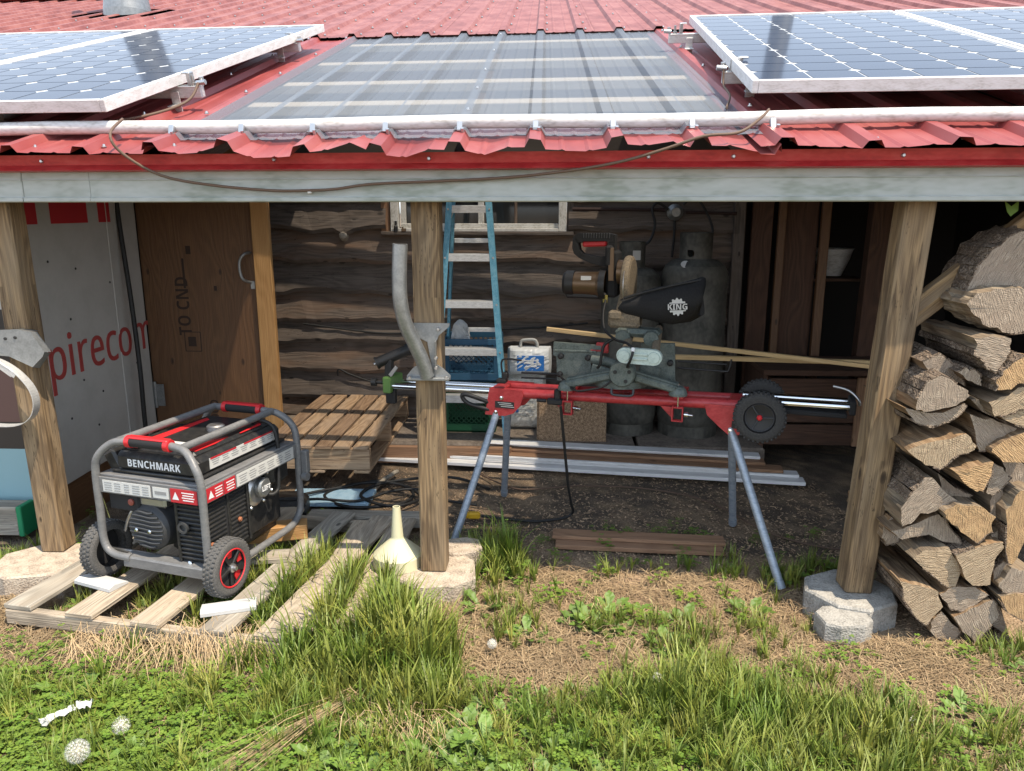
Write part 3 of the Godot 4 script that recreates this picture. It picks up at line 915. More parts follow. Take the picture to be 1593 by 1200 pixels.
# ---------------------------------------------------------------- things fixed to posts
func fixings() -> void:
	# curved steel mast bracket on the middle post
	var x := -0.49
	var z := pz(x)
	var t := thing("antenna_mast_bracket", "bent galvanised antenna mast bracket screwed to the middle post", "bracket", V(x, 0, z))
	var s := mb()
	s.tube(curve([V(-0.075, 1.475, 0.115), V(-0.082, 1.36, 0.113), V(-0.082, 1.26, 0.108), V(-0.068, 1.17, 0.09), V(-0.04, 1.09, 0.065), V(-0.015, 1.02, 0.045), V(0.0, 0.955, 0.03)], 6), 0.028, 18)
	part(s, "mast_tube", M.galv, t)
	s = mb()
	s.tube([V(-0.075, 1.470, 0.115), V(-0.075, 1.4765, 0.115)], 0.024, 18)
	part(s, "tube_mouth", M.dark, t)
	s = mb()
	var poly := PackedVector2Array()
	for q in [[-.085, .955], [-.06, .985], [-.035, 1.0], [.035, 1.0], [.06, .985], [.09, .955], [.088, .938], [-.083, .938]]: poly.append(Vector2(q[0], q[1]))
	s.extr(poly, 0.004, 0.012)
	s.box(V(0.002, 0.945, 0.022), V(0.17, 0.012, 0.03), 0.002)
	part(s, "foot_plate", M.galv, t)
	s = mb()
	poly = PackedVector2Array()
	for q in [[-.085, 1.165], [.09, 1.165], [.088, 1.152], [.045, 1.115], [.036, 1.09], [.032, .96], [.02, .96], [.0, 1.09], [-.05, 1.115], [-.085, 1.148]]: poly.append(Vector2(q[0], q[1]))
	s.extr(poly, 0.004, 0.010)
	s.bar(V(0.034, 0.97, 0.02), V(0.036, 1.10, 0.03), 0.03, 0.005, V(0, 0, 1), 0.001)
	part(s, "clamp_plate", M.galv, t)
	s = mb()
	for q in [[-.07, .95, .028], [.075, .95, .028], [.045, 1.142, .010], [.036, 1.03, .03], [.036, .99, .03], [-.055, 1.145, .01]]:
		s.X = Transform3D(Basis(V(1, 0, 0), V(0, 0, 1), V(0, -1, 0)), V(q[0], q[1], q[2]))
		s.lathe([Vector2(.009, 0), Vector2(.009, .004), Vector2(.006, .01), Vector2(0, .01)], 6)
	stuffed(part(s, "bolt_heads", M.steel, t))
	# folded sheet-metal cap and strap on the left post
	x = -2.215
	z = pz(x)
	t = thing("sheet_metal_plate", "bent galvanised sheet-metal plate fixed to the left post", "plate", V(x, 0, z))
	s = mb()
	poly = PackedVector2Array()
	for q in [[-.30, 1.10], [.0, 1.115], [.055, 1.105], [.105, 1.02], [.095, 1.00], [.045, .955], [-.05, 1.0], [-.30, 1.02]]: poly.append(Vector2(q[0], q[1]))
	s.extr(poly, 0.03, 0.034)
	s.quad(V(.0, 1.115, .034), V(.055, 1.105, .034), V(.06, 1.10, -0.02), V(.0, 1.112, -0.02))
	s.quad(V(.055, 1.105, .034), V(.105, 1.02, .034), V(.112, 1.015, 0.0), V(.062, 1.10, 0.0))
	s.quad(V(.105, 1.02, .034), V(.045, .955, .034), V(.055, .945, 0.005), V(.112, 1.012, 0.005))
	part(s, "plate", M.galv, t)
	s = mb()
	for q in [[-.055, 1.075], [-.012, 1.08]]:
		s.X = Transform3D(Basis(V(1, 0, 0), V(0, 0, 1), V(0, -1, 0)), V(q[0], q[1], .034))
		s.lathe([Vector2(.007, 0), Vector2(.006, .004), Vector2(0, .004)], 8)
	stuffed(part(s, "rivet_holes", M.ink, t))
	t = thing("hanging_strap", "loose grey flat strap looped over the left post below the metal plate", "strap", V(x, 0, z))
	s = mb()
	var p := curve([V(-.30, 1.02, .05), V(-.12, 1.0, .06), V(-.02, .96, .07), V(.05, .89, .075), V(.07, .82, .075), V(.045, .755, .07), V(-.02, .715, .06), V(-.12, .705, .05), V(-.3, .715, .04)], 6)
	for i in p.size() - 1:
		var a: Vector3 = p[i]
		var b: Vector3 = p[i + 1]
		var o := V(0, 0, 0.022)
		var d := (b - a).cross(o).normalized() * 0.0015
		s.qo(a - o + d, a + o + d, b + o + d, b - o + d, d)
		s.qo(a - o - d, a + o - d, b + o - d, b - o - d, -d)
		s.qo(a + o + d, a + o - d, b + o - d, b + o + d, o)
		s.qo(a - o + d, a - o - d, b - o - d, b - o + d, -o)
	part(s, "strap", M.alu, t)
	t = thing("metal_tab", "short rounded bare metal tab hanging below the sheet-metal plate", "tab", V(x, 0, z))
	s = mb()
	s.bar(V(-.13, 1.02, .075), V(-.005, .935, .09), 0.03, 0.004, V(0, 1, 0), 0.0015)
	s.bar(V(-.02, .947, .0885), V(.006, .928, .0915), 0.022, 0.004, V(0, 1, 0), 0.0015)
	part(s, "tab", M.alu, t)

# ---------------------------------------------------------------- generator
func generator() -> void:
	var t := thing("portable_generator", "portable petrol generator with grey tube frame, black tank and red-trimmed wheels", "generator", V(-1.575, 0.105, -2.775), deg_to_rad(-15))
	var s := mb()
	var R := 0.0155
	var W := 0.255
	# end loops
	for z in [0.0, -0.64]:
		var sg := -1.0 if z == 0.0 else 1.0
		s = mb()
		if z == 0.0:
			s.tube(curve([V(-W + 0.13, 0.115, z), V(-W + 0.04, 0.122, z), V(-W, 0.17, z), V(-W, 0.30, z), V(-W, 0.46, z), V(-W + 0.02, 0.535, z), V(-W + 0.075, 0.588, z + sg * 0.02), V(-W + 0.14, 0.60, z + sg * 0.03), V(0, 0.603, z + sg * 0.03), V(W - 0.14, 0.60, z + sg * 0.03), V(W - 0.075, 0.588, z + sg * 0.02), V(W - 0.02, 0.535, z), V(W, 0.46, z), V(W, 0.30, z), V(W, 0.12, z)], 5), R, 14)
		else:
			s.tube(curve([V(-W, 0.12, z), V(-W, 0.46, z), V(-W + 0.02, 0.535, z), V(-W + 0.075, 0.588, z + sg * 0.02), V(-W + 0.14, 0.60, z + sg * 0.03), V(0, 0.603, z + sg * 0.03), V(W - 0.14, 0.60, z + sg * 0.03), V(W - 0.075, 0.588, z + sg * 0.02), V(W - 0.02, 0.535, z), V(W, 0.46, z), V(W, 0.30, z), V(W, 0.16, z), V(W, 0.10, z + 0.03), V(W, 0.075, z + 0.10), V(W, 0.072, z + 0.3), V(W, 0.072, z + 0.55)], 5), R, 14)
		part(s, "frame_loop", M.genframe, t)
		s = mb()
		s.tube([V(-0.085, 0.603, z + sg * 0.03), V(0.085, 0.603, z + sg * 0.03)], 0.0225, 14)
		var g := part(s, "grip", M.blackmatte, t)
		s = mb()
		for x in [-0.093, 0.093]: s.tube([V(x - 0.011, 0.602, z + sg * 0.03), V(x + 0.011, 0.602, z + sg * 0.03)], 0.025, 14)
		s.box(V(0, 0.621, z + sg * 0.03), V(0.2, 0.012, 0.034), 0.005)
		part(s, "grip_trim", M.redplastic, g)
	for sx in [-1.0, 1.0]:
		s = mb()
		s.tube([V(sx * (W - 0.10), 0.598, -0.03), V(sx * (W - 0.10), 0.600, -0.61)], R, 14)
		part(s, "top_rail", M.genframe, t)
	# belt of flat steel with stickers
	var belt := holder("label_belt", t)
	s = mb()
	s.box(V(0, 0.418, -0.004), V(2 * W - 0.02, 0.066, 0.012), 0.002)
	for sx in [-1.0, 1.0]: s.box(V(sx * (W - 0.002), 0.418, -0.32), V(0.012, 0.066, 0.62), 0.002)
	s.box(V(0, 0.455, -0.32), V(2 * W - 0.01, 0.012, 0.62), 0.003)
	part(s, "belt", M.genframe, belt)
	s = mb()
	s.box(V(-0.105, 0.416, 0.003), V(0.235, 0.048, 0.002))
	part(s, "white_sticker", M.label, belt)
	s = mb()
	s.box(V(0.062, 0.416, 0.003), V(0.075, 0.044, 0.002))
	part(s, "white_sticker", M.label, belt)
	s = mb()
	s.box(V(W + 0.005, 0.418, -0.40), V(0.002, 0.052, 0.40))
	part(s, "white_sticker", M.label, belt)
	s = mb()
	s.box(V(0.172, 0.414, 0.0035), V(0.125, 0.056, 0.002))
	s.box(V(W + 0.0055, 0.418, -0.065), V(0.002, 0.056, 0.10)); s.box(V(W + 0.0055, 0.418, -0.155), V(0.002, 0.056, 0.07))
	part(s, "red_sticker", M.labelred, belt)
	s = mb()   # warning triangles and print lines
	s.tri(V(0.118, 0.398, 0.0052), V(0.134, 0.430, 0.0052), V(0.150, 0.398, 0.0052))
	s.tri(V(W + 0.0072, 0.402, -0.026), V(W + 0.0072, 0.434, -0.042), V(W + 0.0072, 0.402, -0.058))
	for i in 4:
		s.box(V(0.192, 0.429 - i * 0.010, 0.0048), V(0.058 - 0.008 * (i % 2), 0.004, 0.001))
		s.box(V(W + 0.0068, 0.433 - i * 0.011, -0.088), V(0.001, 0.004, 0.044 - 0.006 * (i % 2)))
		s.box(V(W + 0.0068, 0.433 - i * 0.011, -0.158), V(0.001, 0.004, 0.05 - 0.01 * (i % 2)))
	stuffed(part(s, "sticker_print", M.white, belt))
	s = mb()
	for i in 4:
		for k in 5: s.box(V(-0.195 + k * 0.046, 0.431 - i * 0.010, 0.0045), V(0.036 - 0.006 * ((i * 3 + k) % 3), 0.003, 0.001))
		for k in 6: s.box(V(W + 0.0065, 0.433 - i * 0.010, -0.24 - k * 0.063), V(0.001, 0.003, 0.05 - 0.008 * ((i + k * 2) % 3)))
	s.box(V(0.062, 0.416, 0.0045), V(0.055, 0.014, 0.001))
	stuffed(part(s, "sticker_print", M.inkgrey, belt))
	# fuel tank
	var tank := holder("fuel_tank", t)
	s = mb()
	s.box(V(0.005, 0.508, -0.32), V(0.40, 0.085, 0.56), 0.02)
	s.box(V(0.005, 0.553, -0.32), V(0.34, 0.028, 0.50), 0.012)
	s.box(V(0.005, 0.472, -0.32), V(0.42, 0.012, 0.58), 0.004)
	part(s, "tank_shell", M.genblack, tank)
	var tm := text("BENCHMARK", 0.042, 0.001, true)
	var o := meshnode(tm, "maker_lettering", M.white, tank)
	o.position = V(0.0, 0.508, -0.0385)
	s = mb()
	s.box(V(0.206, 0.512, -0.33), V(0.002, 0.045, 0.43))
	part(s, "tank_sticker", M.label, tank)
	s = mb()
	for i in 3:
		for k in 7: s.box(V(0.2075, 0.523 - i * 0.009, -0.15 - k * 0.06), V(0.001, 0.003, 0.046 - 0.008 * ((i + k) % 3)))
	stuffed(part(s, "sticker_print", M.inkgrey, tank))
	s = mb()
	s.box(V(0.2075, 0.532, -0.20), V(0.001, 0.007, 0.16)); s.box(V(0.2075, 0.532, -0.43), V(0.001, 0.007, 0.2))
	part(s, "red_stripe", M.labelred, tank)
	s = mb()
	for q in [[[.10, -.10], [.165, -.09], [.17, -.20], [.155, -.30], [.13, -.24]], [[-.15, -.06], [-.09, -.06], [-.10, -.5], [-.13, -.52]], [[.165, -.36], [.172, -.36], [.172, -.5], [.150, -.52]]]:
		var poly := PackedVector2Array()
		for e in q: poly.append(Vector2(e[0], -e[1]))
		s.X = Transform3D(Basis(V(1, 0, 0), V(0, 0, -1), V(0, 1, 0)), V(0, 0.5665, 0))
		s.extr(poly, 0.0, 0.002)
	part(s, "red_decal", M.redplastic, tank)
	s = mb()
	s.box(V(-0.02, 0.568, -0.14), V(0.16, 0.002, 0.07))
	part(s, "top_sticker", M.label, tank)
	s = mb()
	s.X = Transform3D(Basis(), V(0.03, 0.565, -0.38))
	s.lathe([Vector2(.038, 0), Vector2(.038, .018), Vector2(.03, .024), Vector2(0, .024)], 18)
	part(s, "fuel_cap", M.steel, tank)
	s = mb()
	s.X = Transform3D(Basis(Vector3.BACK, 0.5), V(-0.205, 0.50, -0.25))
	s.box(Vector3.ZERO, V(0.06, 0.10, 0.42), 0.01)
	part(s, "side_panel", M.genblack, t)
	# alternator end with ribs
	var alt := holder("alternator", t)
	s = mb()
	s.X = Transform3D(Basis(V(1, 0, 0), V(0, 0, 1), V(0, -1, 0)), V(-0.045, 0.245, -0.26))
	s.lathe([Vector2(0, 0), Vector2(.105, 0), Vector2(.105, .16), Vector2(.098, .19), Vector2(.098, .225), Vector2(.085, .245), Vector2(0, .248)], 28)
	part(s, "housing", M.gengrey, alt)
	for i in 9:
		var y := 0.245 + (i - 4) * 0.018
		var hw := sqrt(maxf(0.0, 0.082 * 0.082 - pow((i - 4) * 0.018, 2)))
		if hw < 0.02: continue
		s = mb()
		s.tube(curve([V(-0.045 - hw, y, -0.014), V(-0.045 - hw * 0.5, y + 0.003, -0.008), V(-0.045, y + 0.001, -0.008), V(-0.045 + hw * 0.5, y - 0.002, -0.008), V(-0.045 + hw, y, -0.014)], 3), 0.0045, 6)
		part(s, "cooling_rib", M.gengrey, alt)
	s = mb()
	for x in [-0.085, -0.02]:
		s.X = Transform3D(Basis(V(1, 0, 0), V(0, 0, 1), V(0, -1, 0)), V(x, 0.24, -0.01))
		s.lathe([Vector2(.009, 0), Vector2(.009, .008), Vector2(.005, .013), Vector2(0, .013)], 8)
	stuffed(part(s, "bolt", M.chrome, alt))
	s = mb()
	s.box(V(-0.03, 0.355, -0.13), V(0.15, 0.045, 0.2), 0.01)
	s.tube(curve([V(-0.2, 0.2, -0.06), V(-0.16, 0.27, -0.05), V(-0.12, 0.32, -0.06), V(-0.02, 0.36, -0.05)]), 0.008, 6)
	part(s, "cable_box", M.steel, alt)
	# slotted exhaust guard round the corner
	var gd := holder("exhaust_guard", t)
	s = mb()
	s.box(V(0.165, 0.25, -0.16), V(0.13, 0.26, 0.26), 0.01)
	s.box(V(0.155, 0.25, -0.16), V(0.16, 0.22, 0.24), 0.01)
	part(s, "guard_core", M.blackmatte, gd)
	for i in 13:
		s = mb()
		s.box(V(0.165, 0.143 + i * 0.0185, -0.026), V(0.125, 0.0105, 0.012), 0.003)
		part(s, "slat", M.genblack, gd)
		for zz in [-0.085, -0.215]:
			s = mb()
			s.box(V(0.232, 0.143 + i * 0.0185, zz - 0.01), V(0.012, 0.0105, 0.105), 0.003)
			part(s, "slat", M.genblack, gd)
	s = mb()
	for z in [-0.032, -0.165, -0.29]: s.box(V(0.234, 0.25, z), V(0.014, 0.25, 0.016), 0.003)
	for x in [0.105, 0.225]: s.box(V(x, 0.25, -0.024), V(0.014, 0.25, 0.014), 0.003)
	part(s, "guard_rim", M.genblack, gd)
	s = mb()
	s.X = Transform3D(Basis(V(0, -1, 0), V(1, 0, 0), V(0, 0, 1)), V(0.238, 0.20, -0.05))
	s.lathe([Vector2(.011, 0), Vector2(.011, .005), Vector2(.006, .01), Vector2(0, .01)], 8)
	s.X = Transform3D(Basis(V(0, -1, 0), V(1, 0, 0), V(0, 0, 1)), V(0.238, 0.24, -0.225))
	s.lathe([Vector2(.011, 0), Vector2(.011, .005), Vector2(.006, .01), Vector2(0, .01)], 8)
	stuffed(part(s, "rusty_bolt", mat(C(.3, .11, .05), 0.7), gd))
	s = mb()
	s.X = Transform3D(Basis(V(1, 0, 0), V(0, 0, 1), V(0, -1, 0)), V(0.14, 0.275, -0.02))
	s.lathe([Vector2(.024, 0), Vector2(.024, .014), Vector2(.014, .014), Vector2(.014, .004), Vector2(0, .004)], 14)
	part(s, "exhaust_outlet", M.gengrey, gd)
	s = mb()
	s.X = Transform3D(Basis(V(1, 0, 0), V(0, 0, 1), V(0, -1, 0)), V(0.155, 0.125, -0.018))
	s.lathe([Vector2(.012, 0), Vector2(.012, .008), Vector2(.006, .014), Vector2(0, .014)], 8)
	stuffed(part(s, "bolt", M.chrome, gd))
	# control end: switch bracket
	s = mb()
	s.box(V(-0.15, 0.345, -0.06), V(0.15, 0.075, 0.08), 0.006)
	part(s, "switch_box", M.blackmatte, t)
	s = mb()
	s.X = Transform3D(Basis(V(1, 0, 0), V(0, 0, 1), V(0, -1, 0)), V(-0.11, 0.35, -0.022))
	s.lathe([Vector2(.014, 0), Vector2(.014, .008), Vector2(.008, .012), Vector2(0, .012)], 12)
	part(s, "switch", mat(C(.25, .06, .04), .6), t)
	# engine on the right side
	var en := holder("engine", t)
	s = mb()
	s.box(V(0.05, 0.22, -0.45), V(0.28, 0.28, 0.30), 0.03)
	s.box(V(0.10, 0.34, -0.54), V(0.26, 0.12, 0.16), 0.03)
	s.box(V(0.02, 0.10, -0.4), V(0.3, 0.10, 0.36), 0.02)
	part(s, "block", M.genblack, en)
	s = mb()
	s.X = Transform3D(Basis(V(0, -1, 0), V(1, 0, 0), V(0, 0, 1)), V(0.15, 0.305, -0.38))
	s.lathe([Vector2(.075, 0), Vector2(.075, .03), Vector2(.066, .04), Vector2(.066, .06), Vector2(.05, .07), Vector2(0, .07)], 20)
	part(s, "valve_cover", M.steel, en)
	s = mb()
	s.X = Transform3D(Basis(V(0, -1, 0), V(1, 0, 0), V(0, 0, 1)), V(0.222, 0.318, -0.40))
	s.lathe([Vector2(.046, 0), Vector2(.046, .018), Vector2(.038, .026), Vector2(0, .028)], 8)
	part(s, "emblem_cap", M.galv, en)
	tm = text("LIFT", 0.03, 0.002, true)
	o = meshnode(tm, "emblem", M.white, en)
	o.transform = Transform3D(Basis(V(0, 0, -1), V(0, 1, 0), V(1, 0, 0)), V(0.2505, 0.318, -0.40))
	s = mb()
	for q in [[.2, .24, -.34], [.2, .245, -.43], [.215, .28, -.47], [.2, .36, -.47]]:
		s.X = Transform3D(Basis(V(0, -1, 0), V(1, 0, 0), V(0, 0, 1)), V(q[0], q[1], q[2]))
		s.lathe([Vector2(.010, 0), Vector2(.010, .012), Vector2(.006, .018), Vector2(0, .018)], 8)
	stuffed(part(s, "bolt", M.chrome, en))
	s = mb()
	s.tube(curve([V(0.12, 0.57, -0.50), V(0.16, 0.585, -0.51), V(0.215, 0.56, -0.52), V(0.235, 0.50, -0.52), V(0.24, 0.42, -0.515), V(0.245, 0.33, -0.50), V(0.245, 0.28, -0.49), V(0.24, 0.265, -0.46), V(0.21, 0.27, -0.44)]), 0.009, 8)
	part(s, "fuel_hose", M.cord, en)
	s = mb()
	s.box(V(W + 0.03, 0.36, -0.655), V(0.03, 0.11, 0.03), 0.004)
	s.tube([V(W + 0.02, 0.29, -0.645), V(W + 0.045, 0.29, -0.645)], 0.02, 10)
	part(s, "latch", M.genframe, t)
	# base channel and axle
	s = mb()
	s.box(V(0.04, 0.098, 0.0), V(0.40, 0.045, 0.02), 0.004)
	s.box(V(0.04, 0.12, -0.02), V(0.40, 0.006, 0.05), 0.002)
	part(s, "base_channel", M.genframe, t)
	s = mb()
	cyl(s, V(-0.33, 0.115, -0.05), V(0.33, 0.115, -0.05), 0.008)
	part(s, "axle", M.steel, t)
	for sx in [-1.0, 1.0]:
		var w := holder("wheel", t)
		w.transform = Transform3D(Basis(V(0, 1, 0), V(sx, 0, 0), V(0, 0, 1)) if sx < 0 else Basis(V(0, -1, 0), V(1, 0, 0), V(0, 0, 1)), V(sx * 0.30, 0.115, -0.05))
		s = mb()
		s.lathe([Vector2(.078, -.026), Vector2(.098, -.032), Vector2(.112, -.026), Vector2(.1155, -.012), Vector2(.1155, .012), Vector2(.112, .026), Vector2(.098, .032), Vector2(.078, .026)], 36, true)
		for i in 40:
			for k in [-0.018, 0.0, 0.018]:
				var a := TAU * (i + (0.5 if k == 0.0 else 0.0)) / 40
				var keep := s.X
				s.X = Transform3D(Basis(Vector3.UP, -a), Vector3.ZERO)
				s.box(V(0.1155, k, 0), V(0.007, 0.013, 0.011), 0.002)
				s.X = keep
		part(s, "tyre", M.tyre, w)
		s = mb()
		s.lathe([Vector2(.080, .020), Vector2(.080, .027), Vector2(.075, .028), Vector2(.074, .012), Vector2(.02, .010), Vector2(0, .010)], 30)
		part(s, "rim", M.blackmatte, w)
		s = mb()
		s.lathe([Vector2(.079, .028), Vector2(.0755, .0305), Vector2(.072, .027)], 30)
		for i in 3:
			var a0 := TAU * i / 5.0 + 0.3
			var poly := PackedVector2Array()
			for q in [[.043, .12], [.07, .10], [.072, .5], [.068, .86], [.043, .80]]: poly.append(Vector2(cos(a0 + q[1]) * q[0], sin(a0 + q[1]) * q[0]))
			s.X = Transform3D(Basis(V(1, 0, 0), V(0, 0, -1), V(0, 1, 0)), V(0, 0.013, 0))
			s.extr(poly, 0, 0.004)
			s.X = Transform3D()
		part(s, "red_trim", M.redplastic, w)
		s = mb()
		for i in 5:
			var a := TAU * i / 5.0 + 0.1
			s.bar(V(cos(a) * .015, .019, sin(a) * .015), V(cos(a) * .075, .021, sin(a) * .075), 0.012, 0.016, V(0, 1, 0), 0.003)
		part(s, "spokes", M.black, w)
		s = mb()
		s.lathe([Vector2(.018, .01), Vector2(.018, .03), Vector2(.011, .034), Vector2(.009, .044), Vector2(0, .044)], 12)
		part(s, "hub", M.steel, w)

# ---------------------------------------------------------------- saw and its stand
const SAW_O := Vector3(0.295, 0, -3.63)
func saw_stand() -> void:
	var t := thing("saw_stand", "red folding mitre-saw stand with grey tube legs, chrome arms and one wheel", "saw stand", SAW_O, deg_to_rad(-16.2))
	var s: MB
	var ty := func(x: float) -> float: return 0.725 + 0.027 * x
	for q in [[0.06, 0.024], [-0.075, 0.022]]:
		s = mb()
		s.tube([V(-0.60, ty.call(-0.6), q[0]), V(0.62, ty.call(0.62), q[0])], q[1], 16)
		part(s, "main_tube", M.standred, t)
	s = mb()
	s.box(V(-0.57, ty.call(-0.57), -0.008), V(0.07, 0.045, 0.14), 0.006)
	s.box(V(0.58, ty.call(0.58), -0.008), V(0.07, 0.045, 0.14), 0.006)
	s.box(V(0.07, ty.call(0.07) - 0.012, -0.008), V(0.05, 0.03, 0.12), 0.004)
	part(s, "cross_piece", M.standred, t)
	# leg brackets
	for sx in [-1.0, 1.0]:
		for z in [0.088, -0.10]:
			s = mb()
			var poly := PackedVector2Array()
			var pl: Array = [[-.60, .735], [-.43, .735], [-.425, .70], [-.44, .655], [-.475, .615], [-.52, .598], [-.625, .598]] if sx < 0 else [[.44, .742], [.64, .742], [.64, .68], [.60, .61], [.56, .60], [.51, .64], [.455, .69]]
			for q in pl: poly.append(Vector2(q[0], q[1]))
			s.extr(poly, z - 0.003, z + 0.003)
			var pt := part(s, "leg_bracket", M.standred, t)
			if z > 0:
				s = mb()
				for q in ([[-.535, .69], [-.565, .615]] if sx < 0 else [[.60, .70], [.56, .625]]):
					s.X = Transform3D(Basis(V(1, 0, 0), V(0, 0, 1), V(0, -1, 0)), V(q[0], q[1], z + 0.003))
					s.lathe([Vector2(.011, 0), Vector2(.010, .006), Vector2(0, .008)], 10)
				s.X = Transform3D()
				stuffed(part(s, "bolt_head", M.chrome, pt))
				s = mb()
				s.box(V(-.52 if sx < 0 else .60, .655, z + .004), V(.10 if sx < 0 else .07, .034, .002), 0)
				part(s, "rating_plate", M.ink, pt)
				s = mb()
				for i in 3: s.box(V((-.52 if sx < 0 else .60) + .008 * i, .665 - i * .009, z + .0055), V(.07 if sx < 0 else .045, .003, .001), 0)
				stuffed(part(s, "plate_print", M.label, pt))
	# legs: [top, foot]
	for q in [[V(-.565, .62, .07), V(-.69, -.0, .375)], [V(-.565, .62, -.09), V(-.69, 0.0, -.37)], [V(.56, .635, .075), V(.825, -.0, .30)], [V(.555, .64, -.09), V(.582, 0.0, -.358)]]:
		s = mb()
		s.tube([q[0], q[1]], 0.0185, 16)
		var lg := part(s, "leg", M.leg, t)
		s = mb()
		var d: Vector3 = (q[1] - q[0]).normalized()
		s.tube([q[1] - d * 0.03, q[1] + d * 0.003], 0.021, 14)
		part(s, "foot_cap", M.leg, lg)
	# folding lever at the left
	s = mb()
	s.tube(curve([V(-.60, .655, .075), V(-.66, .685, .11), V(-.72, .70, .12), V(-.735, .685, .12), V(-.70, .65, .11), V(-.60, .62, .08)], 5), 0.011, 8)
	part(s, "lever", M.black, t)
	# chrome extension tubes
	for q in [[-1.18, -0.58, .022], [0.60, 1.06, .022]]:
		var e := holder("extension_arm", t)
		for z in [0.045, -0.06]:
			s = mb()
			s.tube([V(q[0], ty.call(q[0]) + (.0 if q[0] < 0 else .02), z), V(q[1], ty.call(q[1]) + (.0 if q[0] < 0 else .012), z)], 0.0165, 14)
			part(s, "chrome_tube", M.chrome, e)
		if q[0] > 0:
			s = mb()
			s.box(V(0.86, .728, 0), V(.36, .02, .14), .004)
			s.box(V(1.06, .765, 0), V(.025, .06, .15), .005)
			part(s, "tray", M.blackmatte, e)
			s = mb()
			s.tube(curve([V(.98, .84, -.02), V(1.04, .83, .0), V(1.08, .80, .02), V(1.09, .77, .02)]), 0.006, 6)
			stuffed(part(s, "stop_rod", M.steel, e))
	# roller support at the left end
	var r := holder("roller_support", t)
	s = mb()
	s.box(V(-1.185, .70, 0), V(.045, .085, .15), .005)
	part(s, "green_bracket", M.greenplastic, r)
	s = mb()
	s.box(V(-1.18, .635, .03), V(.055, .08, .03), .004)
	s.bar(V(-1.19, .73, .03), V(-1.185, .83, .03), 0.04, 0.03)
	s.tube([V(-1.21, .71, .05), V(-1.255, .71, .06)], 0.009, 8)
	s.tube([V(-1.25, .71, .06), V(-1.275, .71, .065)], 0.022, 10)
	part(s, "clamp_knob", M.black, r)
	s = mb()
	s.tube([V(-1.24, .815, .05), V(-1.11, .875, -.03)], 0.029, 14)
	s.tube([V(-1.25, .81, .056), V(-1.24, .815, .05)], 0.034, 14)
	s.tube([V(-1.11, .875, -.03), V(-1.10, .88, -.036)], 0.034, 14)
	part(s, "roller", M.black, r)
	s = mb()
	s.bar(V(-1.17, .75, .06), V(-1.13, .80, .055), .02, .004)
	s.tube([V(-1.252, .81, .058), V(-1.258, .806, .062)], 0.010, 8)
	part(s, "roller_arm", M.steel, r)
	# work stop rods and clamps along the top
	s = mb()
	s.tube(curve([V(-.57, .78, -.02), V(-.57, .86, -.02), V(-.47, .862, -.02)], 4), 0.005, 6)
	s.tube([V(-.47, .80, -.02), V(-.28, .805, -.02)], 0.006, 6)
	s.tube([V(-.47, .775, -.02), V(-.28, .78, -.02)], 0.005, 6)
	s.tube(curve([V(.30, .875, -.03), V(.50, .872, -.03), V(.53, .88, -.03), V(.54, .93, -.03)], 4), 0.005, 6)
	s.tube([V(.30, .905, -.03), V(.52, .905, -.03)], 0.004, 6)
	s.box(V(-.545, .77, .06), V(.05, .022, .04), .005); s.box(V(-.53, .795, .055), V(.03, .035, .03), .005)
	stuffed(part(s, "stop_rod", M.black, t))
	# tool mounts: square-section brackets hooked over the tubes
	for x in [-0.195, 0.325]:
		var b := holder("tool_mount", t)
		s = mb()
		var y: float = ty.call(x)
		s.box(V(x, y - .015, .105), V(.05, .008, .03), .002)
		s.box(V(x - .023, y - .045, .105), V(.006, .07, .03), .001); s.box(V(x + .023, y - .045, .105), V(.006, .07, .03), .001)
		s.box(V(x, y - .078, .105), V(.05, .006, .03), .001)
		s.box(V(x, y + .030, .0), V(.045, .012, .22), .002)
		var poly := PackedVector2Array([Vector2(x - .08, y - .02), Vector2(x - .02, y - .02), Vector2(x - .02, y - .08)])
		s.extr(poly, 0.085, 0.09)
		part(s, "bracket", M.standred, b)
		s = mb()
		s.tube([V(x, y - .02, .11), V(x, y + .095, .11)], 0.004, 6)
		s.tube([V(x + .03, y - .045, .11), V(x + .07, y - .045, .12)], 0.006, 6)
		s.tube([V(x + .035, y - .045, .112), V(x + .05, y - .045, .115)], 0.012, 8)
		stuffed(part(s, "bolt", M.chrome, b))
	s = mb()
	s.box(V(-.255, .70, .115), V(.075, .03, .03), .006); s.tube([V(-.30, .70, .115), V(-.345, .70, .115)], .009, 8)
	s.box(V(-.245, .735, .105), V(.03, .05, .03), .006)
	part(s, "mount_lever", M.black, t)
	# wheel
	for z in [0.135, -0.14]:
		var w := holder("wheel", t)
		w.transform = Transform3D(Basis(V(1, 0, 0), V(0, 0, 1), V(0, -1, 0)), V(0.683, 0.712, z))
		s = mb()
		s.lathe([Vector2(.068, -.024), Vector2(.092, -.028), Vector2(.106, -.022), Vector2(.110, -.01), Vector2(.110, .01), Vector2(.106, .022), Vector2(.092, .028), Vector2(.068, .024)], 36, true)
		for i in 34:
			for k in [-0.014, 0.014]:
				var a := TAU * (i + (0.5 if k > 0 else 0.0)) / 34
				s.X = Transform3D(Basis(Vector3.UP, -a), Vector3.ZERO)
				s.box(V(0.1085, k, 0), V(0.010, 0.020, 0.011), 0.002)
		s.X = Transform3D()
		part(s, "tyre", M.rubber, w)
		s = mb()
		s.lathe([Vector2(.070, .018), Vector2(.066, .024), Vector2(.060, .012), Vector2(.02, .006), Vector2(0, .006)], 28)
		part(s, "rim", M.black, w)
		s = mb()
		for i in 3:
			var a := TAU * i / 3.0 - 0.05
			s.bar(V(cos(a) * .012, .012, sin(a) * .012), V(cos(a) * .062, .015, sin(a) * .062), 0.006, 0.006, V(0, 1, 0), 0.002)
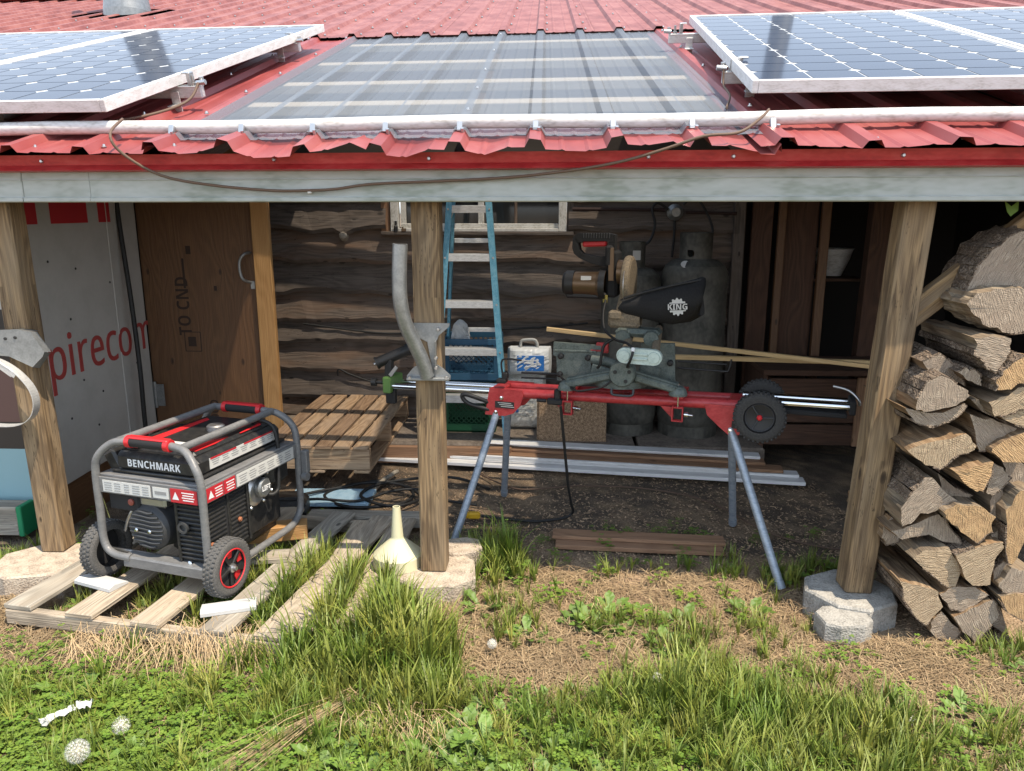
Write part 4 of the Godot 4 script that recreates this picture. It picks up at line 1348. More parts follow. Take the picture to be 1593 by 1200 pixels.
		s.lathe([Vector2(.064, .017), Vector2(.061, .02), Vector2(.058, .017)], 28)
		part(s, "spokes", M.gengrey, w)
		s = mb()
		s.lathe([Vector2(.012, .006), Vector2(.012, .02), Vector2(.006, .026), Vector2(0, .026)], 10)
		part(s, "hub", M.redplastic, w)

func mitre_saw() -> void:
	var t := thing("mitre_saw", "sliding mitre saw seen from behind, black dust bag hanging at its right", "mitre saw", SAW_O, deg_to_rad(-16.2))
	var s: MB
	# base with splayed feet
	var base := holder("base", t)
	s = mb()
	s.box(V(.03, .805, -.05), V(.42, .04, .12), .012)
	s.X = Transform3D(Basis(), V(.04, .79, .02))
	s.lathe([Vector2(.13, 0), Vector2(.13, .03), Vector2(.12, .04), Vector2(0, .042)], 32)
	s.X = Transform3D()
	part(s, "turntable", M.sawgreen, base)
	for q in [[V(.02, .850, .11), V(-.195, .795, .125), -1], [V(.13, .85, .11), V(.325, .808, .125), 1]]:
		s = mb()
		s.bar(q[0], q[1], .035, .07, V(0, 1, 0), .008)
		s.bar(q[0] + V(0, .022, 0), q[1] + V(0, .022, 0), .012, .045, V(0, 1, 0), .005)
		s.X = Transform3D(Basis(), q[1] - V(0, .028, 0))
		s.lathe([Vector2(.042, 0), Vector2(.042, .012), Vector2(.034, .030), Vector2(.022, .040), Vector2(0, .042)], 16)
		s.X = Transform3D()
		part(s, "foot", M.sawgreen, base)
	s = mb()
	s.X = Transform3D(Basis(V(1, 0, 0), V(0, 0, 1), V(0, -1, 0)), V(.075, .868, .12))
	s.lathe([Vector2(.060, 0), Vector2(.060, .05), Vector2(.054, .058), Vector2(0, .06)], 24)
	part(s, "pivot_disc", M.sawgreen, base)
	s = mb()
	for q in [[-.03, .01], [.02, -.03], [.035, .015]]:
		s.X = Transform3D(Basis(V(1, 0, 0), V(0, 0, 1), V(0, -1, 0)), V(.075 + q[0], .868 + q[1], .179))
		s.lathe([Vector2(.009, 0), Vector2(.009, .004), Vector2(0, .004)], 10)
	stuffed(part(s, "bolt", M.ink, base))
	s = mb()
	s.tube(curve([V(.03, .80, .17), V(.035, .775, .18), V(.075, .772, .185), V(.125, .775, .18), V(.13, .80, .17)], 4), .006, 8)
	part(s, "carry_handle", M.gengrey, base)
	# fence halves
	for q in [[[[-.295, .97], [-.06, .965], [-.06, .915], [-.105, .905], [-.11, .80], [-.275, .78], [-.28, .90], [-.297, .905]], .0], [[[.13, .99], [.285, .995], [.297, .80], [.20, .79], [.145, .86]], .0]]:
		s = mb()
		var poly := PackedVector2Array()
		for e in q[0]: poly.append(Vector2(e[0], e[1]))
		s.extr(poly, -.012, .012)
		part(s, "fence", M.sawgreen, base)
	s = mb()
	s.tube(curve([V(-.10, .90, .02), V(-.02, .895, .03), V(.03, .88, .04)], 3), .022, 10)
	s.bar(V(-.10, .855, .03), V(.02, .83, .06), .06, .02, V(0, 1, 0), .006)
	s.bar(V(.13, .87, .04), V(.22, .84, .04), .08, .02, V(0, 1, 0), .006)
	s.bar(V(-.29, .93, .015), V(-.08, .935, .015), .012, .01, V(0, 1, 0), .003)
	stuffed(part(s, "casting_web", M.sawgreen, base))
	s = mb()
	for q in [[-.255, .905], [-.12, .905], [-.26, .815], [.27, .905], [.265, .815]]:
		s.X = Transform3D(Basis(V(1, 0, 0), V(0, 0, 1), V(0, -1, 0)), V(q[0], q[1], .012))
		s.lathe([Vector2(.015, 0), Vector2(.014, .018), Vector2(.008, .022), Vector2(0, .022)], 8)
	stuffed(part(s, "fence_knob", M.black, base))
	s = mb()
	s.box(V(-.055, .955, .0), V(.06, .05, .02), .004)
	s.bar(V(-.11, .94, .012), V(-.02, .945, .02), .008, .008)
	part(s, "red_marker", M.standred, base)
	# twin slide rails towards the viewer with end cap
	var rails := holder("slide_rails", t)
	for x in [.055, .185]:
		s = mb()
		s.tube([V(x, 1.035, -.16), V(x + .05, .985, .27)], .0185, 14)
		part(s, "rail_tube", M.sawdust, rails)
	s = mb()
	var cap := PackedVector2Array()
	for i in 9: cap.append(Vector2(.235 + cos(-PI / 2 + PI * i / 8) * .034, .975 + sin(-PI / 2 + PI * i / 8) * .034))
	for i in 9: cap.append(Vector2(.105 + cos(PI / 2 + PI * i / 8) * .034, .978 + sin(PI / 2 + PI * i / 8) * .034))
	s.extr(cap, .262, .29)
	s.X = Transform3D(Basis(V(1, 0, 0), V(0, 0, 1), V(0, -1, 0)), V(.235, .975, .29))
	s.lathe([Vector2(.026, 0), Vector2(.024, .007), Vector2(0, .008)], 18)
	s.X = Transform3D(Basis(V(1, 0, 0), V(0, 0, 1), V(0, -1, 0)), V(.105, .978, .29))
	s.lathe([Vector2(.026, 0), Vector2(.024, .007), Vector2(0, .008)], 18)
	s.X = Transform3D()
	s.box(V(.17, .987, .292), V(.075, .010, .01), .002); s.box(V(.17, .966, .292), V(.075, .010, .01), .002)
	part(s, "end_cap", M.sawpale, rails)
	s = mb()
	s.box(V(.12, 1.045, .03), V(.21, .035, .11), .016)
	s.tube([V(.055, 1.03, .07), V(.06, 1.025, .105)], .034, 14)
	s.tube([V(.185, 1.03, .07), V(.19, 1.025, .105)], .034, 14)
	part(s, "rail_carriage", M.sawgreen, rails)
	# arm, head and guard
	var head := holder("saw_head", t)
	s = mb()
	s.box(V(.05, 1.095, .0), V(.15, .075, .09), .014)
	s.box(V(.01, 1.12, .03), V(.06, .04, .06), .008)
	s.tube([V(-.02, 1.105, .02), V(.125, 1.105, .02)], .03, 14)
	s.bar(V(.03, 1.12, .0), V(.045, 1.22, -.04), .05, .06, V(1, 0, 0), .01)
	part(s, "hinge_block", M.sawdust, head)
	s = mb()
	s.X = Transform3D(Basis(V(0, -1, 0), V(1, 0, 0), V(0, 0, 1)), V(.022, 1.265, -.09))
	s.lathe([Vector2(0, 0), Vector2(.105, 0), Vector2(.118, .006), Vector2(.122, .016), Vector2(.122, .028), Vector2(.118, .038), Vector2(.105, .044), Vector2(0, .044)], 30, false)
	s.X = Transform3D()
	part(s, "blade_guard", M.sawdust, head)
	s = mb()
	s.X = Transform3D(Basis(V(0, -1, 0), V(1, 0, 0), V(0, 0, 1)), V(.040, 1.255, -.09))
	s.lathe([Vector2(0, 0), Vector2(.127, 0), Vector2(.127, .0025), Vector2(0, .0025)], 40)
	s.X = Transform3D()
	part(s, "blade", M.steel, head)
	s = mb()
	s.box(V(-.03, 1.30, -.09), V(.055, .22, .10), .012)
	s.box(V(-.045, 1.385, -.07), V(.035, .10, .08), .01)
	part(s, "arm_body", M.blackmatte, head)
	s = mb()
	s.bar(V(-.030, 1.27, -.034), V(-.034, 1.425, -.034), .028, .006, V(1, 0, 0), .002)
	s.tube([V(-.003, 1.31, -.07), V(.026, 1.31, -.07)], .058, 18)
	part(s, "gear_case", M.bronze, head)
	var motor := head
	s = mb()
	s.X = Transform3D(Basis(V(0, 1, 0), V(-1, 0, 0), V(0, 0, 1)), V(-.055, 1.25, -.06))
	s.lathe([Vector2(.070, 0), Vector2(.070, .025), Vector2(.060, .045), Vector2(.058, .10), Vector2(.058, .155)], 26)
	part(s, "motor_can", M.bronze, motor)
	s = mb()
	s.X = Transform3D(Basis(V(0, 1, 0), V(-1, 0, 0), V(0, 0, 1)), V(-.055, 1.25, -.06))
	s.lathe([Vector2(.062, .155), Vector2(.062, .195), Vector2(.054, .208), Vector2(0, .208)], 26)
	s.lathe([Vector2(.074, 0), Vector2(.074, .03), Vector2(.058, .032)], 26)
	s.X = Transform3D()
	s.box(V(-.15, 1.198, -.06), V(.2, .03, .07), .008)
	part(s, "motor_cap", M.black, motor)
	s = mb()
	s.box(V(-.145, 1.272, -.0075), V(.05, .04, .002))
	part(s, "silver_label", M.label, motor)
	s = mb()
	s.box(V(-.055, 1.185, -.03), V(.022, .035, .006), .001)
	part(s, "yellow_label", mat(C(.3, .24, .05), .6), head)
	# D handle
	var hd := head
	s = mb()
	for q in [[[-.228, 1.470], [-.205, 1.488], [-.06, 1.491], [-.022, 1.482], [-.022, 1.446], [-.06, 1.452], [-.190, 1.449], [-.200, 1.440]], [[-.228, 1.470], [-.200, 1.440], [-.194, 1.410], [-.176, 1.392], [-.196, 1.372], [-.222, 1.392], [-.231, 1.42]], [[-.176, 1.392], [-.10, 1.378], [-.055, 1.385], [-.022, 1.345], [-.07, 1.334], [-.13, 1.344], [-.196, 1.372]], [[-.055, 1.385], [-.052, 1.453], [-.022, 1.446], [-.022, 1.345]]]:
		var hp := PackedVector2Array()
		for e in q: hp.append(Vector2(e[0], e[1]))
		s.extr(hp, -.112, -.068)
		var hp2 := PackedVector2Array()
		var hc := Vector2.ZERO
		for e in hp: hc += e / hp.size()
		for e in hp: hp2.append(hc + (e - hc) * .86)
		s.extr(hp2, -.1165, -.0635)
	part(s, "handle_grip", M.blackmatte, hd)
	s = mb()
	for i in 11: s.box(V(-.175 + i * .0125, 1.478, -.066), V(.005, .024, .010), .002)
	stuffed(part(s, "grip_ridges", M.gengrey, hd))
	s = mb()
	s.bar(V(-.182, 1.437, -.085), V(-.065, 1.442, -.085), .026, .03, V(0, 1, 0), .006)
	part(s, "trigger", M.redplastic, hd)
	# cord
	s = mb()
	s.tube(curve([V(-.05, 1.18, -.02), V(-.045, 1.12, .05), V(-.02, 1.06, .12), V(.05, 1.03, .2), V(.11, 1.03, .27), V(.145, 1.01, .305), V(.14, .97, .315), V(.12, .93, .28), V(.11, .91, .2), V(.09, .90, .16)], 5), .006, 8)
	s.tube(curve([V(.02, 1.02, .11), V(-.02, .99, .12), V(-.03, .94, .13), V(-.035, .90, .13), V(-.05, .88, .12)], 4), .007, 8)
	s.tube(curve([V(-.26, .815, .03), V(-.20, .80, .12), V(-.14, .775, .17), V(-.06, .79, .18), V(.0, .81, .17), V(.06, .87, .17)], 5), .005, 8)
	part(s, "power_cord", M.cord, t)
	s = mb()
	s.tube([V(.146, 1.015, .302), V(.146, 1.0, .310)], .009, 10)
	part(s, "cord_band", M.white, t)
	# dust bag
	var bag := holder("dust_bag", t)
	s = mb()
	var sec := []
	var prof := [[.03, 1.165, .022, .028], [.07, 1.165, .045, .035], [.13, 1.172, .062, .05], [.20, 1.172, .080, .062], [.28, 1.178, .090, .066], [.35, 1.195, .094, .056], [.392, 1.212, .090, .030], [.403, 1.214, .086, .004]]
	for q in prof:
		var ring := []
		for k in 20:
			var a := TAU * k / 20
			var sq := pow(absf(sin(a)), 0.8) * signf(sin(a))
			var wob: float = 1.0 + 0.05 * sin(a * 3 + q[0] * 40.0)
			ring.append(V(q[0] + 0.01 * sin(a * 2.0), q[1] + sq * q[2] * wob, .02 + cos(a) * q[3] * wob))
		sec.append(ring)
	for i in sec.size() - 1:
		for k in 20:
			var k2 := (k + 1) % 20
			var cc := V(prof[i][0], prof[i][1], .02)
			var c2 := V(prof[i + 1][0], prof[i + 1][1], .02)
			s.tn(sec[i][k], sec[i + 1][k], sec[i + 1][k2], sec[i][k] - cc, sec[i + 1][k] - c2, sec[i + 1][k2] - c2)
			s.tn(sec[i][k], sec[i + 1][k2], sec[i][k2], sec[i][k] - cc, sec[i + 1][k2] - c2, sec[i][k2] - cc)
	for k in 20: s.to(V(.403, 1.214, .02), sec[7][k], sec[7][(k + 1) % 20], V(1, 0, 0))
	part(s, "bag_cloth", M.bagcloth, bag)
	s = mb()
	s.tube(curve([V(.05, 1.20, .05), V(.16, 1.235, .055), V(.28, 1.268, .05), V(.39, 1.292, .03)], 4), .006, 6)
	part(s, "zip_seam", M.black, bag)
	# gear emblem with lettering
	var em := Transform3D(Basis.from_euler(V(0.0, 0.02, 0.06)), V(.300, 1.175, .0875))
	s = mb()
	var gear := PackedVector2Array()
	for i in 48:
		var a := TAU * i / 48
		var r := .040 if (i % 4) < 2 else .033
		gear.append(Vector2(cos(a) * r, sin(a) * r))
	s.extr(gear, 0, .0015)
	part(s, "gear_print", M.label, bag, em)
	s = mb()
	s.box(V(0, 0, .0022), V(.092, .030, .002))
	part(s, "print_band", M.bagcloth, bag, em)
	var tm := text("KING", .036, .001, true)
	meshnode(tm, "lettering", M.label, bag, em * Transform3D(Basis(), V(0, 0, .0038)))

# ---------------------------------------------------------------- porch floor things
func slabs() -> void:
	var sl := holder("porch_slab", self)
	structure(sl)
	for q in [[-2.3, -1.18], [-1.16, 0.545], [0.57, 1.36]]:
		var s := mb()
		s.box(V((q[0] + q[1]) * 0.5, 0.02, -5.10), V(q[1] - q[0], 0.20, 0.72 + 0.02 * sin(q[0] * 7)), 0.012)
		part(s, "slab", M.slab, sl)
	board("slab_edge_board", sl, M.brownboard, V(-1.15, 0.06, -4.70), V(-0.25, 0.06, -4.70), 0.11, 0.04)

func footing(label: String, at: Vector3, turn: float, m: Material, group: String, sx := 1.0, sz := 1.0, h := 0.10) -> void:
	var t := thing("footing_block", label, "concrete block", at, turn, group)
	var s := mb()
	var poly := PackedVector2Array()
	for q in [[-.16, -.08], [-.08, -.16], [.08, -.16], [.16, -.08], [.16, .08], [.08, .16], [-.08, .16], [-.16, .08]]: poly.append(Vector2(q[0] * sx + rr(-.006, .006), q[1] * sz + rr(-.006, .006)))
	s.X = Transform3D(Basis(V(1, 0, 0), V(0, 0, -1), V(0, 1, 0)), Vector3.ZERO)
	var inner := PackedVector2Array()
	for q in poly: inner.append(q * 0.955)
	s.extr(poly, -0.06, h - 0.008)
	s.extr(inner, h - 0.0085, h)
	for i in 8:
		var a := poly[i]
		var b := poly[(i + 1) % 8]
		var c := inner[(i + 1) % 8]
		var d := inner[i]
		s.qo(V(a.x, a.y, h - .008), V(b.x, b.y, h - .008), V(c.x, c.y, h), V(d.x, d.y, h), V(a.x + b.x, a.y + b.y, .3))
	part(s, "block", m, t)

func pallet(label: String, called: String, at: Vector3, turn: float, m: Material, xs: Array, width: float, depth: float, top: float, stringers: Array, cross: Array) -> void:
	var t := thing(called, label, "pallet", at, turn)
	for i in xs.size():
		var x: float = xs[i]
		board("deck_slat", t, m if i % 3 else (M.oldgrey if m == M.palletgrey else M.palletdark), V(x + rr(-.006, .006), top - 0.010, rr(-.012, .012)), V(x + rr(-.006, .006), top - 0.010 + rr(-.003, .003), -depth + rr(-.012, .012)), 0.02, width + rr(-.008, .006), Vector3.UP, 0.003)
	for z in stringers:
		board("stringer", t, m, V(xs[0] - width * .5, (top - .02) * .5 + .01, z), V(xs[xs.size() - 1] + width * .5, (top - .02) * .5 + .01, z), top - .045, 0.04, Vector3.UP, 0.004)
	for x in cross:
		board("bottom_slat", t, m, V(x, 0.0105, -0.01), V(x, 0.0105, -depth + .01), 0.018, width, Vector3.UP, 0.003)

func porch_things() -> void:
	var s: MB
	footing("octagonal concrete block under the left post", V(-2.20, 0.0, -3.02), 0.2, M.concrete, "post footings", 1.35, 1.0)
	footing("octagonal concrete block in front, under the middle post", V(-0.485, 0.0, -3.02), 0.1, M.concrete, "post footings", 1.05, 1.0)
	footing("concrete block half hidden behind the middle post", V(-0.40, 0.0, -3.22), 0.3, M.concrete, "post footings", 0.6, 0.5, 0.118)
	footing("octagonal concrete block under the right post", V(1.22, 0.0, -2.93), 0.5, M.concretegrey, "post footings", 1.0, 1.0)
	footing("smaller concrete block in front of the right footing", V(1.13, 0.0, -2.735), 0.15, M.concretegrey, "post footings", 0.6, 0.5, 0.085)
	# pallets and planks
	pallet("grey weathered pallet lying in the grass under the generator", "pallet", V(-1.50, 0.0, -2.52), deg_to_rad(-9), M.palletgrey, [-.56, -.28, 0.0, .28, .50], 0.125, 1.15, 0.105, [-.02, -.55, -1.10], [])
	pallet("brown slatted pallet on the porch below the live-edge wall", "pallet", V(-1.36, 0.12, -4.13), deg_to_rad(0), M.pallet, [-.265, -.155, -.045, .065, .175, .285], 0.090, 1.22, 0.17, [-.03, -.6, -1.19], [-.26, 0.02, .28])
	for q in [["longer weathered plank in the grass, nearer the generator", V(-.90, .10, -2.50), V(-.90, .10, -3.50)], ["weathered plank in the grass beside the funnel", V(-.745, .075, -2.56), V(-.735, .075, -3.60)]]:
		var t := thing("loose_plank", q[0], "plank", V(q[1].x, 0, q[1].z), 0.0, "planks in the grass")
		var b := board("plank", t, M.palletgrey, q[1] - t.position, q[2] - t.position, 0.022, 0.125, Vector3.UP, 0.004)
		b.name = "plank"
	var t := thing("cross_plank", "grey cross plank lying under the loose planks by the cords", "plank", V(-.92, 0.03, -3.66))
	board("plank", t, M.oldgrey, V(-.32, .02, 0), V(.32, .02, 0), .06, .09, Vector3.UP, .005)
	t = thing("wood_chock", "short orange pine block under the generator's far end", "block", V(-1.26, 0.105, -3.28), 0.3)
	board("block", t, M.pine, V(-.13, .035, 0), V(.13, .035, 0), .07, .09)
	t = thing("grey_plank_offcut", "short grey plank end lying under the generator frame", "plank", V(-1.26, 0.105, -3.05), 0.2)
	board("offcut", t, M.oldgrey, V(-.14, .012, 0), V(.12, .012, 0), .022, .10)
	t = thing("timber_end", "grey timber with green-painted end left of the left post", "timber", V(-2.68, 0.02, -3.45), 0.0)
	board("beam", t, M.oldgrey, V(-.6, .085, 0), V(.075, .085, 0), .15, .10, Vector3.UP, .005)
	s = mb()
	s.bar(V(.072, .085, 0), V(.100, .085, 0), .156, .106, Vector3.UP, .004)
	part(s, "painted_end", M.greenpaint, t)
	# funnel
	t = thing("funnel", "upside-down translucent yellowish plastic funnel beside the middle post", "funnel", V(-.655, .10, -3.06), 0.0)
	s = mb()
	s.lathe([Vector2(.105, 0), Vector2(.108, .0), Vector2(.106, .048), Vector2(.100, .054), Vector2(.030, .118), Vector2(.027, .125), Vector2(.016, .262), Vector2(.0125, .262), Vector2(.024, .125), Vector2(.096, .052), Vector2(.103, .046), Vector2(.105, 0)], 40, false)
	part(s, "cone", M.funnel, t)
	# foam wedges under the wheels
	for q in [["white foam strip wedged under the generator's left wheel", V(-1.83, .107, -2.80), 0.35], ["white foam strip wedged under the generator's right wheel", V(-1.225, .107, -2.63), -0.35]]:
		t = thing("foam_strip", q[0], "foam strip", q[1], -q[2], "foam wheel chocks")
		s = mb()
		var poly := PackedVector2Array([Vector2(-.045, 0), Vector2(.045, 0), Vector2(.045, .008), Vector2(-.02, .022), Vector2(-.045, .014)])
		s.X = Transform3D(Basis(V(0, 0, -1), V(0, 1, 0), V(1, 0, 0)), Vector3.ZERO)
		s.extr(poly, -.10, .10)
		part(s, "strip", M.paper, t)
	# pale blue foam board
	t = thing("blue_foam_board", "flat pale blue foam board on the ground before the brown pallet", "foam board", V(-1.22, 0.015, -4.0), 0.03)
	s = mb()
	s.box(V(0, .0125, 0), V(.46, .025, .22), .003)
	part(s, "board", M.blueboard, t)
	# white trim boards and brown boards
	var dir := V(2.60, 0, .325).normalized()
	for q in [
		["lowest white trim board of the stack, its left end at the pallet", V(-1.10, .030, -4.72), 2.62, .10, .022, M.trim],
		["second white trim board, its left end beside the lowest one", V(-1.02, .052, -4.77), 2.52, .085, .018, M.trim],
		["brown board in the stack, its far end sticking out at the right", V(-.75, .074, -4.75), 2.16, .10, .020, M.brownboard],
		["upper brown board between the white trim boards", V(-.66, .095, -4.80), 1.98, .09, .018, M.brownboard],
		["upper white trim board nearest the wall", V(-.42, .116, -4.82), 1.72, .09, .018, M.trim],
		["top white trim board with a shorter right end", V(-.40, .132, -4.76), 1.42, .06, .010, M.trim],
		["thin white strip in front of the brown boards", V(-.42, .080, -4.62), 1.50, .02, .016, M.trim]]:
		t = thing("trim_board", q[0], "board", q[1], 0.0, "boards stacked on the porch floor")
		board("board", t, q[5], Vector3.ZERO, dir * q[2], q[4], q[3], Vector3.UP, .0025)
	for q in [["lower brown board on the bare earth below the saw", V(.03, .012, -3.50), V(.83, .012, -3.46), .022, .10], ["upper brown board on the bare earth below the saw", V(.015, .034, -3.56), V(.845, .034, -3.51), .018, .09]]:
		t = thing("cut_board", q[0], "board", q[1], 0.0, "brown boards on the ground")
		board("board", t, M.brownboard, Vector3.ZERO, q[2] - q[1], q[3], q[4], Vector3.UP, .0025)
	# sticks leaning across behind the saw
	for q in [["long pale wooden strip slanting down to the right behind the saw", V(-.03, .958, -4.2), V(2.05, .735, -4.18), .022], ["shorter pale wooden strip lying level behind the saw", V(.60, .789, -4.32), V(2.05, .768, -4.27), .026]]:
		t = thing("wooden_strip", q[0], "strip", q[1], 0.0, "wooden strips behind the saw")
		board("strip", t, M.stick, Vector3.ZERO, q[2] - q[1], q[3], .03, Vector3.UP, .002)
	# sawhorse that carries the strips
	t = thing("sawhorse", "dark wooden trestle in the shade that carries the pale strips", "trestle", V(1.98, 0.0, -4.25))
	board("top_bar", t, M.darkbrown, V(0, .70, -.35), V(0, .70, .3), .06, .05)
	for q in [[-.2, -.3], [.2, -.3], [-.2, .25], [.2, .25]]: board("leg", t, M.darkbrown, V(q[0] * .15, .69, q[1]), V(q[0] * .5, .0, q[1]), .04, .06, Vector3.BACK)
	# OSB offcut
	t = thing("osb_offcut", "square chipboard offcut leaning before the left gas cylinder", "board", V(.14, .12, -4.86))
	for q in [[0.0, 0.0, 0.44, .27], [-.012, -.014, .44, .262]]:
		s = mb()
		s.X = Transform3D(Basis(Vector3.RIGHT, -.12), V(q[0], .133, q[1]))
		s.box(Vector3.ZERO, V(q[2], q[3], .011), .0015)
		part(s, "panel", M.osb, t)
	# gas cylinders
	for q in [["tall grey gas cylinder standing nearer the brown store door", V(.927, .12, -5.12), .21, 1.06, .105, true], ["grey gas cylinder right behind the mitre saw", V(.52, .12, -5.15), .195, 1.0, .085, false]]:
		t = thing("gas_cylinder", q[0], "gas cylinder", q[1], 0.0, "gas cylinders on the slab")
		var r: float = q[2]
		var h: float = q[3]
		s = mb()
		s.lathe([Vector2(0, .05), Vector2(r * .86, .06), Vector2(r * .95, .085), Vector2(r, .13), Vector2(r, h * .5), Vector2(r * 1.004, h * .5 + .006), Vector2(r, h * .5 + .012), Vector2(r, h), Vector2(r * .985, h + .03), Vector2(r * .9, h + .065), Vector2(r * .72, h + .095), Vector2(r * .5, h + .108), Vector2(0, h + .11)], 40, true)
		part(s, "body", M.tank, t)
		s = mb()
		s.lathe([Vector2(r * .90, 0), Vector2(r * .93, .0), Vector2(r * .93, .085), Vector2(r * .90, .085)], 36)
		part(s, "foot_ring", M.tank, t)
		s = mb()
		var cr: float = q[4]
		# open collar with a round hand hole facing the yard
		for i in 72:
			var a0 := TAU * i / 72
			var a1 := TAU * (i + 1) / 72
			for j in 20:
				var y0 := h + .095 + j * .009
				var y1 := y0 + .009
				var am := (a0 + a1) * .5
				var hx := (am - PI * .66) * cr
				var hy := (y0 + y1) * .5 - (h + .145)
				if hx * hx + hy * hy < .024 * .024: continue
				var d0 := V(cos(a0), 0, sin(a0))
				var d1 := V(cos(a1), 0, sin(a1))
				s.tn(d0 * cr + V(0, y0, 0), d0 * cr + V(0, y1, 0), d1 * cr + V(0, y1, 0), d0, d0, d1)
				s.tn(d0 * cr + V(0, y0, 0), d1 * cr + V(0, y1, 0), d1 * cr + V(0, y0, 0), d0, d1, d1)
		part(s, "collar", M.tank, t)
		s = mb()
		s.lathe([Vector2(.022, h + .10), Vector2(.022, h + .17), Vector2(.03, h + .175), Vector2(.03, h + .20), Vector2(0, h + .20)], 12)
		part(s, "valve", M.bronze, t)
		if q[5]:
			s = mb()
			s.X = Transform3D(Basis(Vector3.RIGHT, .72), V(-.085, h + .078, r * .68))
			s.lathe([Vector2(0, 0), Vector2(.032, 0), Vector2(.030, .004), Vector2(0, .004)], 14)
			part(s, "sticker", M.label, t)
		else:
			s = mb()
			s.box(V(.02, h + .19, cr + .004), V(.05, .06, .002))
			part(s, "sticker", M.sticker, t)
	# regulator and hoses on the wall
	t = thing("gas_regulator", "round grey gas regulator with dark hoses on the wall above the cylinders", "regulator", V(.82, 1.58, -5.38))
	s = mb()
	s.X = Transform3D(Basis(V(1, 0, 0), V(0, 0, 1), V(0, -1, 0)), Vector3.ZERO)
	s.lathe([Vector2(0, -.03), Vector2(.05, -.03), Vector2(.055, -.01), Vector2(.055, .01), Vector2(.03, .03), Vector2(.03, .05), Vector2(0, .05)], 20)
	part(s, "body", M.galv, t)
	s = mb()
	s.tube(curve([V(-.05, .02, .02), V(-.12, .06, .04), V(-.16, .02, .06), V(-.14, -.08, .08), V(-.17, -.18, .10), V(-.22, -.22, .12)]), .009, 8)
	s.tube(curve([V(.05, .05, .02), V(.12, .10, .04), V(.20, .0, .06), V(.24, -.12, .1), V(.20, -.2, .16), V(.13, -.2, .2)]), .008, 8)
	s.tube(curve([V(0, -.04, .0), V(.0, -.15, .01), V(-.01, -.3, .02)]), .008, 8)
	part(s, "hose", M.cord, t)
	s = mb()
	s.tube([V(-.21, -.215, .12), V(-.25, -.24, .13)], .012, 10)
	part(s, "fitting", M.chrome, t)
	t = thing("wall_conduit", "dark iron pipe running level on the siding right of the window", "pipe", V(.13, 1.60, -5.37))
	s = mb()
	s.tube([V(0, 0, 0), V(.62, -.005, 0)], .013, 10)
	s.tube([V(.76, -.02, 0), V(1.1, -.03, 0)], .011, 10)
	part(s, "pipe", mat(C(.03, .014, .011), .8), t)
	# wall cable
	t = thing("wall_cable", "thin dark cable drooping along the siding behind the middle post", "cable")
	s = mb()
	var p := []
	for q in [[-1.78, .80], [-1.5, .765], [-1.2, .735], [-.9, .745], [-.5, .765], [-.1, .785], [.25, .82]]: p.append(V(q[0], q[1], -5.395))
	s.tube(curve(p), .007, 6)
	s.tube(curve([V(-1.55, .42, -5.40), V(-1.54, .47, -5.395), V(-1.45, .43, -5.39), V(-1.25, .37, -5.39), V(-1.0, .37, -5.39)]), .007, 6)
	part(s, "cable", M.cord, t)
	ladder()
	crate("blue plastic milk crate with a plastic bag in it, behind the ladder", V(-.535, .47, -5.19), M.crateblue, .38, .29, .34)
	crate("dark green plastic milk crate below the blue one", V(-.555, .12, -5.19), M.crategreen, .36, .29, .35)
	# bags
	t = thing("clear_plastic_bag", "crumpled translucent plastic bag poking out of the blue crate", "bag", V(-.62, .60, -5.14))
	part(lump(.075, .0, .27, 61, .55), "bag", M.plasticbag, t)
	t = thing("paper_sack", "pale printed sack standing upright right of the ladder foot", "sack", V(-.17, .12, -5.15))
	part(pillow(.27, .38, .15, 62), "sack", M.whitewood, t)
	s = mb()
	for i in 8: s.box(V(-.02 + .01 * sin(i * 2.1), .33 - i * .03, .077), V(.16 - .03 * (i % 3), .006, .002))
	stuffed(part(s, "print", M.inkgrey, t))
	s = mb()
	s.box(V(-.09, .14, .0775), V(.022, .022, .002), 0); s.box(V(-.06, .14, .0775), V(.018, .022, .002), 0)
	part(s, "blue_print", mat(C(.02, .08, .25), .6), t)
	t = thing("salt_bag", "white plastic bag with blue print and carry handle lying on the pale sack", "bag", V(-.15, .50, -5.13))
	part(pillow(.30, .20, .17, 63), "bag", M.plasticbag, t)
	s = mb()
	s.box(V(.01, .095, .082), V(.18, .105, .006), .002)
	part(s, "blue_print", mat(C(.02, .16, .50), .4), t)
	s = mb()
	for i in 3: s.box(V(.0 + i * .01, .115 - .02 * i, .0865), V(.10 - .02 * i, .007, .002))
	stuffed(part(s, "white_print", M.white, t))
	s = mb()
	s.tube(curve([V(-.06, .19, .02), V(-.055, .235, .02), V(-.02, .245, .02), V(.03, .245, .02), V(.05, .225, .02), V(.055, .19, .02)], 4), .010, 8)
	part(s, "carry_handle", M.sticker, t)
	# cords on the ground
	t = thing("power_cord", "black saw cord hanging down to a yellow plug on the ground", "cord")
	s = mb()
	s.tube(curve([V(.045, .70, -3.50), V(.055, .60, -3.53), V(.075, .40, -3.6), V(.09, .25, -3.66), V(.11, .12, -3.74), V(.12, .04, -3.82), V(.06, .014, -3.80), V(-.08, .012, -3.76), V(-.22, .012, -3.78), V(-.36, .018, -3.80)]), .007, 8)
	part(s, "cord", M.cord, t)
	s = mb()
	s.box(V(-.40, .022, -3.80), V(.065, .036, .036), .008)
	s.box(V(-.435, .022, -3.80), V(.02, .03, .03), .006)
	part(s, "plug", M.yellow, t)
	t = thing("ground_cable", "thin pale cable snaking over the bare earth under the saw stand", "cable")
	s = mb()
